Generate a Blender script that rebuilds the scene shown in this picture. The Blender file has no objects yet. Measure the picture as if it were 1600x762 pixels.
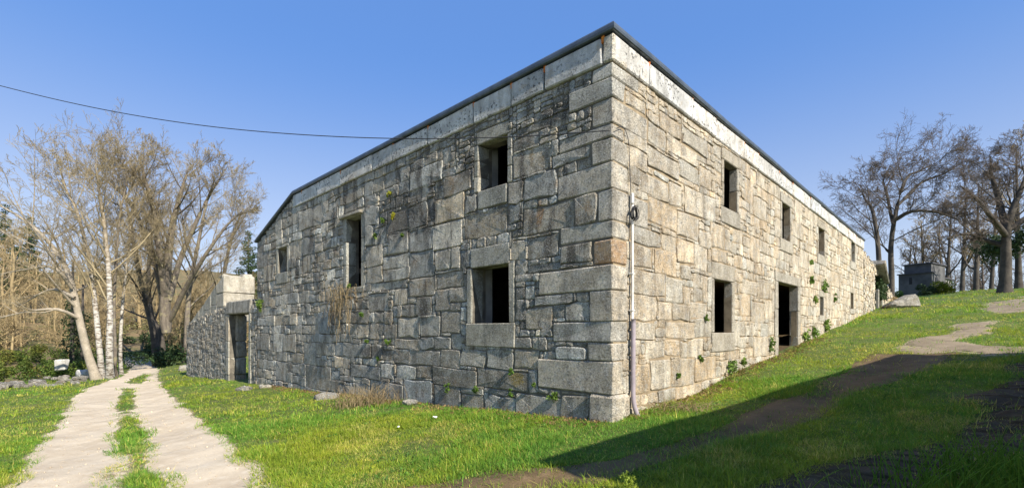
import bpy, math, random
import numpy as np
from mathutils import Vector

# ------------------------------------------------------------------ camera, sky, sun, exposure
sc = bpy.context.scene
COL = sc.collection
W_, H_, F_, VH, CZ = 1600.0, 762.0, 737.0, 517.0, 1.6
cam = bpy.data.cameras.new('camera')
cam.sensor_width = 36.0
cam.lens = 36.0 * F_ / W_
cam.shift_y = (VH - H_ / 2) / W_
cam.clip_start, cam.clip_end = 0.05, 2000.0
camo = bpy.data.objects.new('camera', cam); COL.objects.link(camo)
camo.location = (0, 0, CZ); camo.rotation_euler = (math.pi / 2, 0, 0)
sc.camera = camo

SUN_EL = math.radians(36)
to_sun_h = np.array([0.6530, -0.7573]); to_sun_h /= np.linalg.norm(to_sun_h)
SUN_DIR = Vector((to_sun_h[0] * math.cos(SUN_EL), to_sun_h[1] * math.cos(SUN_EL), math.sin(SUN_EL)))
world = bpy.data.worlds.new('World'); sc.world = world; world.use_nodes = True
wn = world.node_tree
bg = wn.nodes['Background']
sky = wn.nodes.new('ShaderNodeTexSky'); sky.sky_type = 'NISHITA'; sky.sun_disc = False
sky.sun_elevation = SUN_EL
sky.sun_rotation = math.atan2(to_sun_h[0], to_sun_h[1])
sky.altitude = 0.0; sky.air_density = 0.7; sky.dust_density = 0.0; sky.ozone_density = 6.0
# photographic response of the sky: brightness compressed, hue and saturation kept
sepc = wn.nodes.new('ShaderNodeSeparateColor'); sepc.mode = 'HSV'; comb = wn.nodes.new('ShaderNodeCombineColor'); comb.mode = 'HSV'
pw = wn.nodes.new('ShaderNodeMath'); pw.operation = 'POWER'; pw.inputs[1].default_value = .24
ml = wn.nodes.new('ShaderNodeMath'); ml.operation = 'MULTIPLY'; ml.inputs[1].default_value = 2.42
ms = wn.nodes.new('ShaderNodeMath'); ms.operation = 'MULTIPLY'
tcw = wn.nodes.new('ShaderNodeTexCoord'); sxyz = wn.nodes.new('ShaderNodeSeparateXYZ'); wn.links.new(tcw.outputs['Generated'], sxyz.inputs[0])
hz = wn.nodes.new('ShaderNodeMapRange'); hz.interpolation_type = 'SMOOTHSTEP'      # paler towards the horizon all round
for i_, v_ in zip((1, 2, 3, 4), (0.0, .52, .46, 1.03)): hz.inputs[i_].default_value = v_
wn.links.new(sxyz.outputs[2], hz.inputs[0]); wn.links.new(hz.outputs[0], ms.inputs[1])
wn.links.new(sky.outputs[0], sepc.inputs[0]); wn.links.new(sepc.outputs[2], pw.inputs[0]); wn.links.new(pw.outputs[0], ml.inputs[0])
wn.links.new(sepc.outputs[1], ms.inputs[0])
wn.links.new(sepc.outputs[0], comb.inputs[0]); wn.links.new(ms.outputs[0], comb.inputs[1]); wn.links.new(ml.outputs[0], comb.inputs[2])
wn.links.new(comb.outputs[0], bg.inputs[0]); bg.inputs[1].default_value = 0.15
sun = bpy.data.lights.new('sun', 'SUN'); sun.energy = 5.0; sun.angle = math.radians(0.5); sun.color = (1.0, 0.93, 0.82)
suno = bpy.data.objects.new('sun', sun); COL.objects.link(suno)
suno.rotation_euler = SUN_DIR.to_track_quat('Z', 'Y').to_euler()
sc.view_settings.view_transform = 'Standard'; sc.view_settings.look = 'None'
sc.view_settings.exposure = 0.77; sc.view_settings.gamma = 1.0
sc.view_settings.use_curve_mapping = False
sc.render.engine = 'CYCLES'
sc.cycles.max_bounces = 6

rng = np.random.default_rng(11); R = random.Random(5)

# ------------------------------------------------------------------ coordinates of the place
CX, CY = 1.704, 8.0                       # the building's near corner
SD = np.array([-0.7165, 0.6976]); TD = np.array([0.6973, 0.7168])   # along the gable wall / along the long wall
NL = np.array([-0.6976, -0.7165]); NR = np.array([0.7168, -0.6973])  # outward normals
LEN_S, LEN_T = 17.8, 26.1
def S_of(u):
    k = (u - 800) / F_; return (k * CY - CX) / (SD[0] - k * SD[1])
def T_of(u):
    k = (u - 800) / F_; return (k * CY - CX) / (TD[0] - k * TD[1])
def zS(u, v): return CZ + (VH - v) / F_ * (CY + SD[1] * S_of(u))
def zT(u, v): return CZ + (VH - v) / F_ * (CY + TD[1] * T_of(u))

def sp(x, w): return w * np.logaddexp(0, x / w)
def st_of(x, y):
    dx, dy = x - CX, y - CY
    return dx * SD[0] + dy * SD[1], dx * TD[0] + dy * TD[1]
def xy_of(s, t): return CX + SD[0] * s + TD[0] * t, CY + SD[1] * s + TD[1] * t
def fbm(x, y, f, seed, oct=3):
    z = 0; a = 1.0; r = np.random.default_rng(seed)
    for o in range(oct):
        for k in range(4):
            an = r.uniform(0, 6.283); ph = r.uniform(0, 6.283); ff = f * r.uniform(.7, 1.4)
            z = z + a * .35 * np.sin(ff * (x * np.cos(an) + y * np.sin(an)) + ph)
        f *= 2.1; a *= .55
    return z
def terr0(x, y):
    s, t = st_of(x, y)
    z = .05 * t + .05 * sp(t, 3.0) - .104 - .085 * sp(t - 52, 4.0)
    z = z - .04 * s + .17 * sp(s - 56, 5.0) + .03 * sp(-s - 25, 4.0)
    z = z + .035 * sp(-t - 12, 4)
    return z
def terr(x, y):
    x = np.asarray(x, float); y = np.asarray(y, float)
    d = np.hypot(x, y)
    return terr0(x, y) + .035 * fbm(x, y, .9, 3, 3) + np.clip((d - 25) / 40, 0, 1) * .25 * fbm(x, y, .15, 4, 2)
def gp(u, v):
    """ground point seen towards a picture point"""
    kx, kz = (u - 800) / F_, (VH - v) / F_
    Y = np.concatenate([np.arange(1.5, 30, .02), np.arange(30, 200, .1)])
    h = CZ + kz * Y - terr0(kx * Y, Y)
    i = np.argmax(h < 0) if (h < 0).any() else len(Y) - 1
    return float(kx * Y[i]), float(Y[i])

# ------------------------------------------------------------------ node helpers
class NT:
    def __init__(self, name, rough=.9):
        self.m = bpy.data.materials.new(name); self.m.use_nodes = True
        self.t = self.m.node_tree; self.N = self.t.nodes; self.L = self.t.links
        self.b = self.N['Principled BSDF']; self.b.inputs['Roughness'].default_value = rough
        self.b.inputs['Specular IOR Level'].default_value = .25
        self.geo = self.N.new('ShaderNodeNewGeometry')
    def pos(self): return self.geo.outputs['Position']
    def mapping(self, scale, vec=None):
        n = self.N.new('ShaderNodeMapping'); n.inputs['Scale'].default_value = scale
        self.L.new(vec or self.pos(), n.inputs['Vector']); return n.outputs[0]
    def noise(self, scale, detail=4, rough=.6, vec=None, dist=0.0):
        n = self.N.new('ShaderNodeTexNoise'); n.inputs['Scale'].default_value = scale
        n.inputs['Detail'].default_value = detail; n.inputs['Roughness'].default_value = rough
        n.inputs['Distortion'].default_value = dist
        self.L.new(vec or self.pos(), n.inputs['Vector']); return n.outputs['Fac']
    def voro(self, scale, vec=None, feat='F1'):
        n = self.N.new('ShaderNodeTexVoronoi'); n.feature = feat; n.inputs['Scale'].default_value = scale
        self.L.new(vec or self.pos(), n.inputs['Vector']); return n.outputs['Distance']
    def ramp(self, fac, a, b, va=0.0, vb=1.0):
        n = self.N.new('ShaderNodeMapRange'); n.interpolation_type = 'SMOOTHSTEP'
        for i, v in zip((1, 2, 3, 4), (a, b, va, vb)): n.inputs[i].default_value = v
        self.L.new(fac, n.inputs[0]); return n.outputs[0]
    def mix(self, fac, a, b, mode='MIX'):
        n = self.N.new('ShaderNodeMix'); n.data_type = 'RGBA'; n.blend_type = mode
        for sock, v in ((n.inputs[0], fac), (n.inputs[6], a), (n.inputs[7], b)):
            if isinstance(v, (int, float)): sock.default_value = v
            elif isinstance(v, tuple): sock.default_value = (*v, 1) if len(v) == 3 else v
            else: self.L.new(v, sock)
        return n.outputs[2]
    def math(self, op, a, b=0.0):
        n = self.N.new('ShaderNodeMath'); n.operation = op
        for i, v in enumerate((a, b)):
            if isinstance(v, (int, float)): n.inputs[i].default_value = v
            else: self.L.new(v, n.inputs[i])
        return n.outputs[0]
    def attr(self, name, out='Color'):
        n = self.N.new('ShaderNodeAttribute'); n.attribute_name = name; return n.outputs[out]
    def bump(self, h, strength=.6, dist=.02, prev=None):
        n = self.N.new('ShaderNodeBump'); n.inputs['Strength'].default_value = strength
        n.inputs['Distance'].default_value = dist; self.L.new(h, n.inputs['Height'])
        if prev is not None: self.L.new(prev, n.inputs['Normal'])
        return n.outputs[0]
    def done(self, col, normal=None):
        if isinstance(col, tuple): self.b.inputs['Base Color'].default_value = (*col, 1)
        else: self.L.new(col, self.b.inputs['Base Color'])
        if normal is not None: self.L.new(normal, self.b.inputs['Normal'])
        return self.m

def granite(name, ca, cb, dark, stain_amt, lichen_amt, ochre_amt, stain_col=(.035, .035, .037), zone=None, spots=()):
    n = NT(name, .92)
    c = n.mix(n.ramp(n.noise(2.6, 5), .35, .65), ca, cb)
    c = n.mix(1.0, c, n.attr('tint'), 'MULTIPLY')
    c = n.mix(n.ramp(n.noise(1.6, 5, .65), .53, .68, 0, ochre_amt), c, (.30, .19, .085))
    c = n.mix(n.ramp(n.noise(5.5, 7, .72), .47, .62, 0, lichen_amt), c, (.60, .59, .53))
    c = n.mix(n.ramp(n.noise(3.4, 7, .7, dist=.6), .44, .60, 0, .42), c, n.mix(1.0, c, (.48, .45, .40), 'MULTIPLY'))
    st = n.noise(1.0, 6, .65, n.mapping((3.2, 3.2, .75)))
    sm = n.ramp(st, .455, .64, 0, stain_amt)
    if zone is not None: sm = n.math('MULTIPLY', sm, zone(n))
    c = n.mix(sm, c, stain_col)
    for (pt, rx, rz, colr, amt) in spots:
        vm = n.N.new('ShaderNodeVectorMath'); vm.operation = 'SUBTRACT'; n.L.new(n.pos(), vm.inputs[0]); vm.inputs[1].default_value = pt
        ln = n.N.new('ShaderNodeVectorMath'); ln.operation = 'LENGTH'; n.L.new(n.mapping((1 / rx, 1 / rx, 1 / rz), vm.outputs[0]), ln.inputs[0])
        dd_ = n.math('ADD', ln.outputs['Value'], n.math('MULTIPLY', n.math('SUBTRACT', n.noise(9, 5, .7), .5), 1.6))
        c = n.mix(n.ramp(dd_, 1.05, .55, 0, amt), c, colr)
    c = n.mix(n.ramp(n.noise(11, 7, .75), .52, .66, 0, dark), c, (.06, .055, .048))        # blotches of dark lichen
    c = n.mix(n.ramp(n.noise(30, 4, .75), .47, .64, 0, dark * .9), c, (.055, .052, .046))
    c = n.mix(n.ramp(n.noise(42, 3, .8), .55, .66, 0, .75), c, (.82, .79, .72))              # feldspar and pale lichen specks
    h1 = n.noise(7, 6, .65); h2 = n.noise(28, 5, .75)
    b = n.bump(h1, .7, .06); b = n.bump(h2, .95, .035, b)
    return n.done(c, b)

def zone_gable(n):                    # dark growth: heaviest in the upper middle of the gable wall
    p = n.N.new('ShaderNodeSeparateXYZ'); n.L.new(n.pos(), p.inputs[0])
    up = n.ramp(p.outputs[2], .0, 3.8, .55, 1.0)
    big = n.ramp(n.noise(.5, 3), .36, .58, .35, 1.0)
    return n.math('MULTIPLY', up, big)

M = {}
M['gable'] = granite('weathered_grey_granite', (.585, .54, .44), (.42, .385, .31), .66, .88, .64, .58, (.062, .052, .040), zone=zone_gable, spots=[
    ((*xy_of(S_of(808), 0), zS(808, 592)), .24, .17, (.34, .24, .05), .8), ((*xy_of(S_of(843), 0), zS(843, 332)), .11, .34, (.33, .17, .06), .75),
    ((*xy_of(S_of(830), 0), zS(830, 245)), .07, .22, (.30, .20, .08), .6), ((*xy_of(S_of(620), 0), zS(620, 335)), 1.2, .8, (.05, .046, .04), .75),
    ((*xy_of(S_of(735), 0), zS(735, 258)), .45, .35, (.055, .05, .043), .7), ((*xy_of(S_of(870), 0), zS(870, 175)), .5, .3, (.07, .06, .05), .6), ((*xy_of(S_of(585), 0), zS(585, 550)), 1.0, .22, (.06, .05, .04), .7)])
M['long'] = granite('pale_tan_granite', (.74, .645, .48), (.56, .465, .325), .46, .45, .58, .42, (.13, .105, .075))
M['quoin'] = granite('corner_granite', (.71, .645, .515), (.52, .47, .375), .55, .42, .55, .26, (.085, .08, .072))
M['orange_stone'] = granite('orange_stone', (.50, .36, .22), (.46, .29, .15), .35, .25, .25, .6, (.2, .14, .09))
M['dressed'] = granite('dressed_granite', (.50, .475, .385), (.38, .36, .285), .45, .45, .40, .16, (.08, .085, .075))
M['dressed_pale'] = granite('dressed_pale_granite', (.52, .475, .375), (.43, .385, .295), .35, .30, .30, .14, (.12, .11, .085))
M['ruin'] = granite('rubble_granite', (.46, .42, .335), (.32, .29, .225), .50, .55, .45, .35)

n = NT('cornice_granite', .9)
c = n.mix(n.ramp(n.noise(3, 4), .35, .65), (.60, .595, .56), (.42, .415, .385))
c = n.mix(1.0, c, n.attr('tint'), 'MULTIPLY')
c = n.mix(n.math('MULTIPLY', n.ramp(n.noise(17, 4, .6), .55, .60, 0, .9), n.ramp(n.noise(1.3, 2), .40, .56)), c, (.045, .045, .045))
c = n.mix(n.ramp(n.noise(60, 2), .52, .7, 0, .4), c, (.2, .2, .19))
c = n.mix(n.ramp(n.noise(1.0, 6, .65, n.mapping((5, 5, .8))), .50, .68, 0, .45), c, (.19, .18, .155))
c = n.mix(n.ramp(n.noise(2.2, 5, .7), .56, .68, 0, .5), c, (.33, .25, .15))
M['cornice'] = n.done(c, n.bump(n.noise(22, 5, .7), .8, .035))

def simple(name, ca, cb, scale=4, rough=.9, bs=20, bd=.02, bstr=.5, fine=None):
    n = NT(name, rough)
    c = n.mix(n.ramp(n.noise(scale, 5), .35, .65), ca, cb)
    if fine: c = n.mix(n.ramp(n.noise(fine, 3, .7), .4, .7, 0, .6), c, tuple(x * .45 for x in ca))
    return n.done(c, n.bump(n.noise(bs, 5, .7), bstr, bd))
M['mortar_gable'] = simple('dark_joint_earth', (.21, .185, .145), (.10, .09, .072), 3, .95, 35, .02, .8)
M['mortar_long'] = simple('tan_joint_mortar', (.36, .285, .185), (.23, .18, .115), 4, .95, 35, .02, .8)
M['plaster'] = simple('old_plaster', (.42, .41, .38), (.25, .24, .22), 2, .95)
M['dark_wall'] = simple('shade_dark_masonry', (.10, .095, .085), (.06, .055, .05), 2, .95)  # indoor shade put into the colour, so the openings look black
M['wood'] = simple('old_timber', (.16, .12, .08), (.09, .07, .05), 4, .8)
M['foam'] = simple('orange_foam', (.62, .22, .04), (.45, .12, .03), 12, .9)
M['black'] = simple('black_rubber', (.018, .018, .02), (.03, .03, .033), 8, .5)
M['white_pipe'] = simple('white_plastic', (.72, .70, .66), (.6, .58, .54), 5, .45, 30, .004, .2)
M['mauve_pipe'] = simple('mauve_plastic', (.36, .31, .335), (.29, .25, .27), 6, .45, 30, .004, .2)
M['concrete'] = simple('grey_concrete', (.13, .13, .13), (.08, .08, .082), .9, .95, 12, .02, .4)
M['slate'] = simple('dark_slate', (.09, .09, .1), (.06, .06, .07), 3, .7)
M['pale_stone'] = simple('pale_stone', (.60, .58, .53), (.42, .40, .36), 4, .9, 14, .05, .6, 40)
M['litter'] = simple('white_paper', (.85, .85, .85), (.75, .75, .76), 8, .7)
n = NT('zinc_trim', .42); n.b.inputs['Metallic'].default_value = .35
M['zinc'] = n.done(n.mix(n.ramp(n.noise(3, 4), .35, .65), (.105, .125, .145), (.07, .085, .10)), n.bump(n.noise(9, 3), .12, .01))

# ------------------------------------------------------------------ object helpers
def mesh_np(name, V, Fc, mat=None, parent=None, tint=None, smooth=False, loc=None):
    """V (n,3); Fc: array (m,3|4) or list of tuples"""
    V = np.asarray(V, np.float32)
    if loc is not None: V = V - np.asarray(loc, np.float32)
    me = bpy.data.meshes.new(name)
    if isinstance(Fc, np.ndarray):
        k = Fc.shape[1]; m = Fc.shape[0]
        me.vertices.add(len(V)); me.vertices.foreach_set('co', V.ravel())
        me.loops.add(m * k); me.loops.foreach_set('vertex_index', Fc.astype(np.int32).ravel())
        me.polygons.add(m); me.polygons.foreach_set('loop_start', np.arange(0, m * k, k, dtype=np.int32))
        me.polygons.foreach_set('loop_total', np.full(m, k, np.int32))
        me.update(calc_edges=True)
    else:
        me.from_pydata(V.tolist(), [], [tuple(int(i) for i in f) for f in Fc]); me.update()
    if smooth: me.polygons.foreach_set('use_smooth', np.ones(len(me.polygons), bool))
    if tint is not None:
        a = me.attributes.new('tint', 'FLOAT_COLOR', 'POINT')
        t = np.ones((len(V), 4), np.float32); t[:, :3] = np.asarray(tint, np.float32)
        a.data.foreach_set('color', t.ravel())
    if mat is not None: me.materials.append(M[mat] if isinstance(mat, str) else mat)
    o = bpy.data.objects.new(name, me); COL.objects.link(o)
    if loc is not None: o.location = [float(q) for q in loc]
    if parent is not None:
        o.parent = parent
        if loc is not None: o.location = Vector([float(q) for q in loc]) - world_loc(parent)
        else: o.location = -world_loc(parent)
    return o
def world_loc(o):
    v = Vector((0, 0, 0))
    while o is not None: v = v + o.location; o = o.parent
    return v
def empty(name, loc, label, cat, group=None):
    o = bpy.data.objects.new(name, None); COL.objects.link(o); o.location = [float(q) for q in loc]
    o.empty_display_size = .2
    return tag(o, label, cat, group)
def tag(o, label, cat, group=None):
    o['label'] = label; o['category'] = cat
    if group: o['group'] = group
    return o
def struct(o): o['kind'] = 'structure'; return o

class MB:
    def __init__(self): self.V = []; self.F = []; self.T = []
    def add(self, V, F, tint=(1, 1, 1)):
        b = len(self.V); self.V += [tuple(map(float, p)) for p in V]; self.F += [tuple(b + i for i in f) for f in F]
        self.T += [tint] * len(V)
    def build(self, name, mat, parent=None, smooth=False, loc=None):
        return mesh_np(name, np.array(self.V), self.F, mat, parent, np.array(self.T), smooth, loc)
def box_vf(p0, ax, ay, az):
    p0, ax, ay, az = map(np.array, (p0, ax, ay, az))
    V = [p0, p0 + ax, p0 + ax + ay, p0 + ay]; V += [v + az for v in V]
    F = [(0, 3, 2, 1), (4, 5, 6, 7), (0, 1, 5, 4), (1, 2, 6, 5), (2, 3, 7, 6), (3, 0, 4, 7)]
    return V, F
def cham_box(sz, ch, rr, jit=.01):
    """chamfered, slightly crooked block centred on the origin, 24 verts"""
    V = []; idx = {}
    hx, hy, hz = sz[0] / 2, sz[1] / 2, sz[2] / 2
    for sx in (-1, 1):
        for sy in (-1, 1):
            for sz_ in (-1, 1):
                j = np.array([rr.uniform(-jit, jit) for _ in range(3)])
                for ax in range(3):
                    c = [ch, ch, ch]; c[ax] = 0
                    p = np.array([sx * (hx - c[0]), sy * (hy - c[1]), sz_ * (hz - c[2])]) + j
                    idx[(sx, sy, sz_, ax)] = len(V); V.append(p)
    F = []
    def face(q):
        p = [np.array(V[i]) for i in q]; nrm = np.cross(p[1] - p[0], p[2] - p[0])
        if np.dot(nrm, sum(p) / len(p)) < 0: q = q[::-1]
        F.append(tuple(q))
    for ax in range(3):
        o1, o2 = [k for k in range(3) if k != ax]
        for sg in (-1, 1):
            q = []
            for a, b in ((-1, -1), (1, -1), (1, 1), (-1, 1)):
                k = [0, 0, 0]; k[ax] = sg; k[o1] = a; k[o2] = b; q.append(idx[(*k, ax)])
            face(q)
        for a in (-1, 1):
            for b in (-1, 1):      # edge running along ax
                q = []
                for sg, w in ((-1, o1), (1, o1), (1, o2), (-1, o2)):
                    k = [0, 0, 0]; k[ax] = sg; k[o1] = a; k[o2] = b; q.append(idx[(*k, w)])
                face(q)
    for sx in (-1, 1):
        for sy in (-1, 1):
            for sz_ in (-1, 1): face([idx[(sx, sy, sz_, ax)] for ax in range(3)])
    return np.array(V), F
def tubes(P, Rr, sides):
    """P (N,k,3), Rr (N,k) -> verts, quads"""
    N, k, _ = P.shape
    T = np.gradient(P, axis=1); T /= np.linalg.norm(T, axis=2, keepdims=True) + 1e-9
    ref = np.where(np.abs(T[:, :, 2:3]) > .9, np.array([1., 0, 0]), np.array([0, 0, 1.]))
    A = np.cross(T, ref); A /= np.linalg.norm(A, axis=2, keepdims=True) + 1e-9
    B = np.cross(T, A)
    an = np.arange(sides) * 2 * np.pi / sides
    V = P[:, :, None, :] + Rr[:, :, None, None] * (A[:, :, None, :] * np.cos(an)[None, None, :, None] + B[:, :, None, :] * np.sin(an)[None, None, :, None])
    i = np.arange(N)[:, None, None] * k * sides; j = np.arange(k - 1)[None, :, None] * sides; q = np.arange(sides)[None, None, :]
    q2 = (q + 1) % sides
    F = np.stack([i + j + q, i + j + q2, i + j + sides + q2, i + j + sides + q], -1).reshape(-1, 4)
    return V.reshape(-1, 3), F
def tube_obj(name, pts, r, mat, parent=None, sides=8, caps=True):
    P = np.array(pts, float)[None]; rr = np.full((1, P.shape[1]), r) if np.isscalar(r) else np.array(r, float)[None]
    V, F = tubes(P, rr, sides); F = [tuple(f) for f in F]
    if caps:
        F.append(tuple(range(sides))); m = len(V); F.append(tuple(range(m - sides, m)))
    return mesh_np(name, V, F, mat, parent, (1, 1, 1), True)
def curve_pts(ctrl, n):
    c = np.array(ctrl, float); t = np.linspace(0, len(c) - 1, n); out = []
    for q in t:
        i = min(int(q), len(c) - 2); f = q - i
        p0, p1, p2, p3 = c[max(i - 1, 0)], c[i], c[i + 1], c[min(i + 2, len(c) - 1)]
        out.append(.5 * ((2 * p1) + (p2 - p0) * f + (2 * p0 - 5 * p1 + 4 * p2 - p3) * f * f + (3 * p1 - p0 - 3 * p2 + p3) * f ** 3))
    return np.array(out)

# ------------------------------------------------------------------ ground, tracks
def axis(lo, a, b, hi, step, g):
    mid = list(np.arange(a, b, step)); out = []; x = mid[-1]; d = step
    while x < hi: d *= 1 + g; x += d; out.append(x)
    left = []; x = a; d = step
    while x > lo: d *= 1 + g; x -= d; left.append(x)
    return np.array(left[::-1] + mid + out)
GX = axis(-190, -9, 13, 190, .14, .026); GY = axis(-14, 3.4, 16, 260, .14, .024)
XX, YY = np.meshgrid(GX, GY, indexing='ij')

def poly_sd(x, y, P):
    """positive inside"""
    P = np.array(P); d = np.full(x.shape, 1e9); ins = np.zeros(x.shape, bool)
    for i in range(len(P)):
        a, b = P[i], P[(i + 1) % len(P)]
        e = b - a; wx, wy = x - a[0], y - a[1]
        h = np.clip((wx * e[0] + wy * e[1]) / (e @ e + 1e-9), 0, 1)
        d = np.minimum(d, np.hypot(wx - e[0] * h, wy - e[1] * h))
        cnd = ((a[1] <= y) & (b[1] > y)) | ((b[1] <= y) & (a[1] > y))
        with np.errstate(divide='ignore', invalid='ignore'):
            xi = a[0] + (y - a[1]) * e[0] / (e[1] if abs(e[1]) > 1e-9 else 1e-9)
        ins ^= cnd & (x < xi)
    return np.where(ins, d, -d)
def gpoly(px): return [gp(u, v) for u, v in px]
L_edge = [(-40, 830), (14, 758), (70, 688), (105, 641), (118, 620), (133, 609), (162, 600), (184, 593), (196, 584), (203, 576), (194, 564), (187, 557)]
R_edge = [(218, 557), (230, 561), (242, 569), (249, 580), (245, 593), (256, 604), (270, 621), (297, 648), (329, 669), (357, 684), (371, 714), (413, 737), (444, 762), (520, 830)]
P_road = gpoly(L_edge + R_edge)
medians = [[(190, 604), (209, 605), (211, 643), (183, 645), (185, 620)], [(183, 646), (211, 645), (220, 671), (184, 674)],
           [(184, 675), (224, 671), (221, 697), (188, 698)], [(192, 698), (228, 696), (247, 740), (258, 800), (190, 800), (196, 740)],
           [(193, 599), (222, 600), (234, 586), (228, 582)], [(150, 745), (186, 725), (190, 740), (165, 752)]]
P_med = [gpoly(m) for m in medians]
P_dirt = gpoly([(1370, 553), (1475, 552), (1440, 578), (1330, 618), (1270, 652), (1180, 680), (1090, 708), (1000, 735), (930, 752), (860, 765), (760, 790), (560, 800), (640, 760), (780, 741), (880, 733), (960, 722), (1060, 692), (1160, 655), (1260, 615), (1320, 585)])
P_mud = gpoly([(1680, 560), (1580, 575), (1530, 600), (1495, 640), (1465, 685), (1390, 712), (1300, 740), (1200, 775), (1400, 800), (1490, 745), (1540, 715), (1680, 690)])
P_path = gpoly([(1378, 549), (1420, 541), (1475, 530), (1500, 508), (1540, 503), (1548, 512), (1500, 532), (1560, 540), (1640, 541), (1700, 560), (1560, 553), (1480, 551)])
P_far = gpoly([(1535, 479), (1560, 470), (1660, 455), (1700, 478), (1610, 487), (1560, 490)])
P_bare = [gpoly([(1360, 527), (1385, 524), (1390, 533), (1365, 535)])]
def mask(P, x, y, amp, f, seed): return poly_sd(x, y, P) + amp * fbm(x, y, f, seed, 4)
def m_road(x, y):
    m = mask(P_road, x, y, .10, 2.2, 21)
    for i, P in enumerate(P_med): m = np.minimum(m, -mask(P, x, y, .11, 2.6, 30 + i))
    return m
def m_dirt(x, y): return mask(P_dirt, x, y, .14, 1.8, 41) + .09
def m_mud(x, y): return mask(P_mud, x, y, .30, 1.3, 42)
def m_path(x, y): return mask(P_path, x, y, .42, 1.7, 43) - .08
def m_far(x, y): return mask(P_far, x, y, .5, 1.0, 44)
def rut(x, y):          # tractor tread ridges in the mud
    s, t = st_of(x, y)
    m = np.clip(mask(P_mud, x, y, 0, 1, 1) / .5, 0, 1)
    return m * (.045 * np.sin(2 * np.pi * (t * .9 + s * .25 + .12 * fbm(x, y, 2.2, 8, 2)) / .45) * (.6 + .4 * np.sin(s * 5)) + .05 * fbm(x, y, 2.5, 9, 3))
def zg(x, y):
    x = np.asarray(x, float); y = np.asarray(y, float)
    z = terr(x, y) + rut(x, y)
    z = z - .05 * np.clip(poly_sd(x, y, P_road) / .6, 0, 1) - .05 * np.clip(poly_sd(x, y, P_dirt) / .5, 0, 1)
    sd_ = np.clip(poly_sd(x, y, P_dirt) / .3 + .3, 0, 1) + np.clip(poly_sd(x, y, P_mud) / .3 + .3, 0, 1)
    z = z + sd_ * (.028 * fbm(x, y, 5.5, 14, 2) + .03 * fbm(x, y, 2.1, 15, 2)) + np.clip(poly_sd(x, y, P_road) / .4, 0, 1) * .012 * fbm(x, y, 4.0, 16, 2)
    for P in P_med: z = z + .05 * np.clip(poly_sd(x, y, P) / .15, 0, 1)
    return z
zg_exact = zg
ZZ = zg_exact(XX, YY)
def bil(G, x, y):
    x = np.clip(np.asarray(x, float), GX[0] + .01, GX[-1] - .01); y = np.clip(np.asarray(y, float), GY[0] + .01, GY[-1] - .01)
    i = np.searchsorted(GX, x) - 1; j = np.searchsorted(GY, y) - 1
    a = (x - GX[i]) / (GX[i + 1] - GX[i]); b = (y - GY[j]) / (GY[j + 1] - GY[j])
    return G[i, j] * (1 - a) * (1 - b) + G[i + 1, j] * a * (1 - b) + G[i, j + 1] * (1 - a) * b + G[i + 1, j + 1] * a * b
def zg(x, y): return bil(ZZ, x, y)
nx, ny = len(GX), len(GY)
idx = np.arange(nx * ny).reshape(nx, ny)
quads = np.stack([idx[:-1, :-1], idx[1:, :-1], idx[1:, 1:], idx[:-1, 1:]], -1).reshape(-1, 4)
GV = np.stack([XX, YY, ZZ], -1).reshape(-1, 3)
MR, MP, MF, MD, MM = m_road(XX, YY), m_path(XX, YY), m_far(XX, YY), m_dirt(XX, YY), m_mud(XX, YY)
MALL = np.maximum.reduce([MR, MP, MF, MD - .06, MM - .06])
dirtness = np.maximum.reduce([np.clip(1 + np.maximum(MR, -9) / .25, 0, 1), np.clip(1 + MP / .5, 0, 1), np.clip(1 + MF / .5, 0, 1)])
HS, HT = st_of(XX, YY); indoors = ((HS > .15) & (HS < LEN_S - .1) & (HT > .15) & (HT < LEN_T - .1)).astype(float)
mudness = np.maximum.reduce([indoors, np.clip(1 + MD / .35, 0, 1), np.clip(1 + MM / .4, 0, 1)])
SS, TTT = st_of(XX, YY); wood = np.clip((SS - 44) / 8, 0, 1) * np.clip((-bil(MR, XX, YY) - 1.5) / 2, 0, 1)
gt = np.stack([dirtness, mudness, wood], -1).reshape(-1, 3)
n = NT('meadow_soil', .95)
c = n.mix(n.ramp(n.noise(.8, 5), .38, .62), (.085, .125, .022), (.125, .155, .034))
c = n.mix(n.ramp(n.noise(2.2, 6, .7), .53, .68, 0, .8), c, (.17, .135, .07))
c = n.mix(n.ramp(n.noise(25, 3), .5, .7, 0, .6), c, (.035, .045, .014))
sep = n.N.new('ShaderNodeSeparateColor'); n.L.new(n.attr('tint'), sep.inputs[0])
e = n.noise(7, 4, .7)
c = n.mix(n.ramp(n.math('ADD', sep.outputs[0], n.math('MULTIPLY', n.math('SUBTRACT', e, .5), 1.2)), .55, .85), c, (.36, .29, .19))
c = n.mix(n.ramp(n.math('ADD', sep.outputs[1], n.math('MULTIPLY', n.math('SUBTRACT', e, .5), 1.2)), .55, .85), c, (.10, .07, .034))
c = n.mix(n.ramp(n.math('ADD', sep.outputs[2], n.math('MULTIPLY', n.math('SUBTRACT', e, .5), 1.2)), .4, .8), c, n.mix(n.ramp(n.noise(.5, 5), .4, .62), (.21, .15, .08), (.12, .12, .045)))
M['ground'] = n.done(c, n.bump(n.noise(14, 6, .7), .8, .06))
ground = struct(mesh_np('ground', GV, quads, 'ground', None, gt, True))

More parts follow.
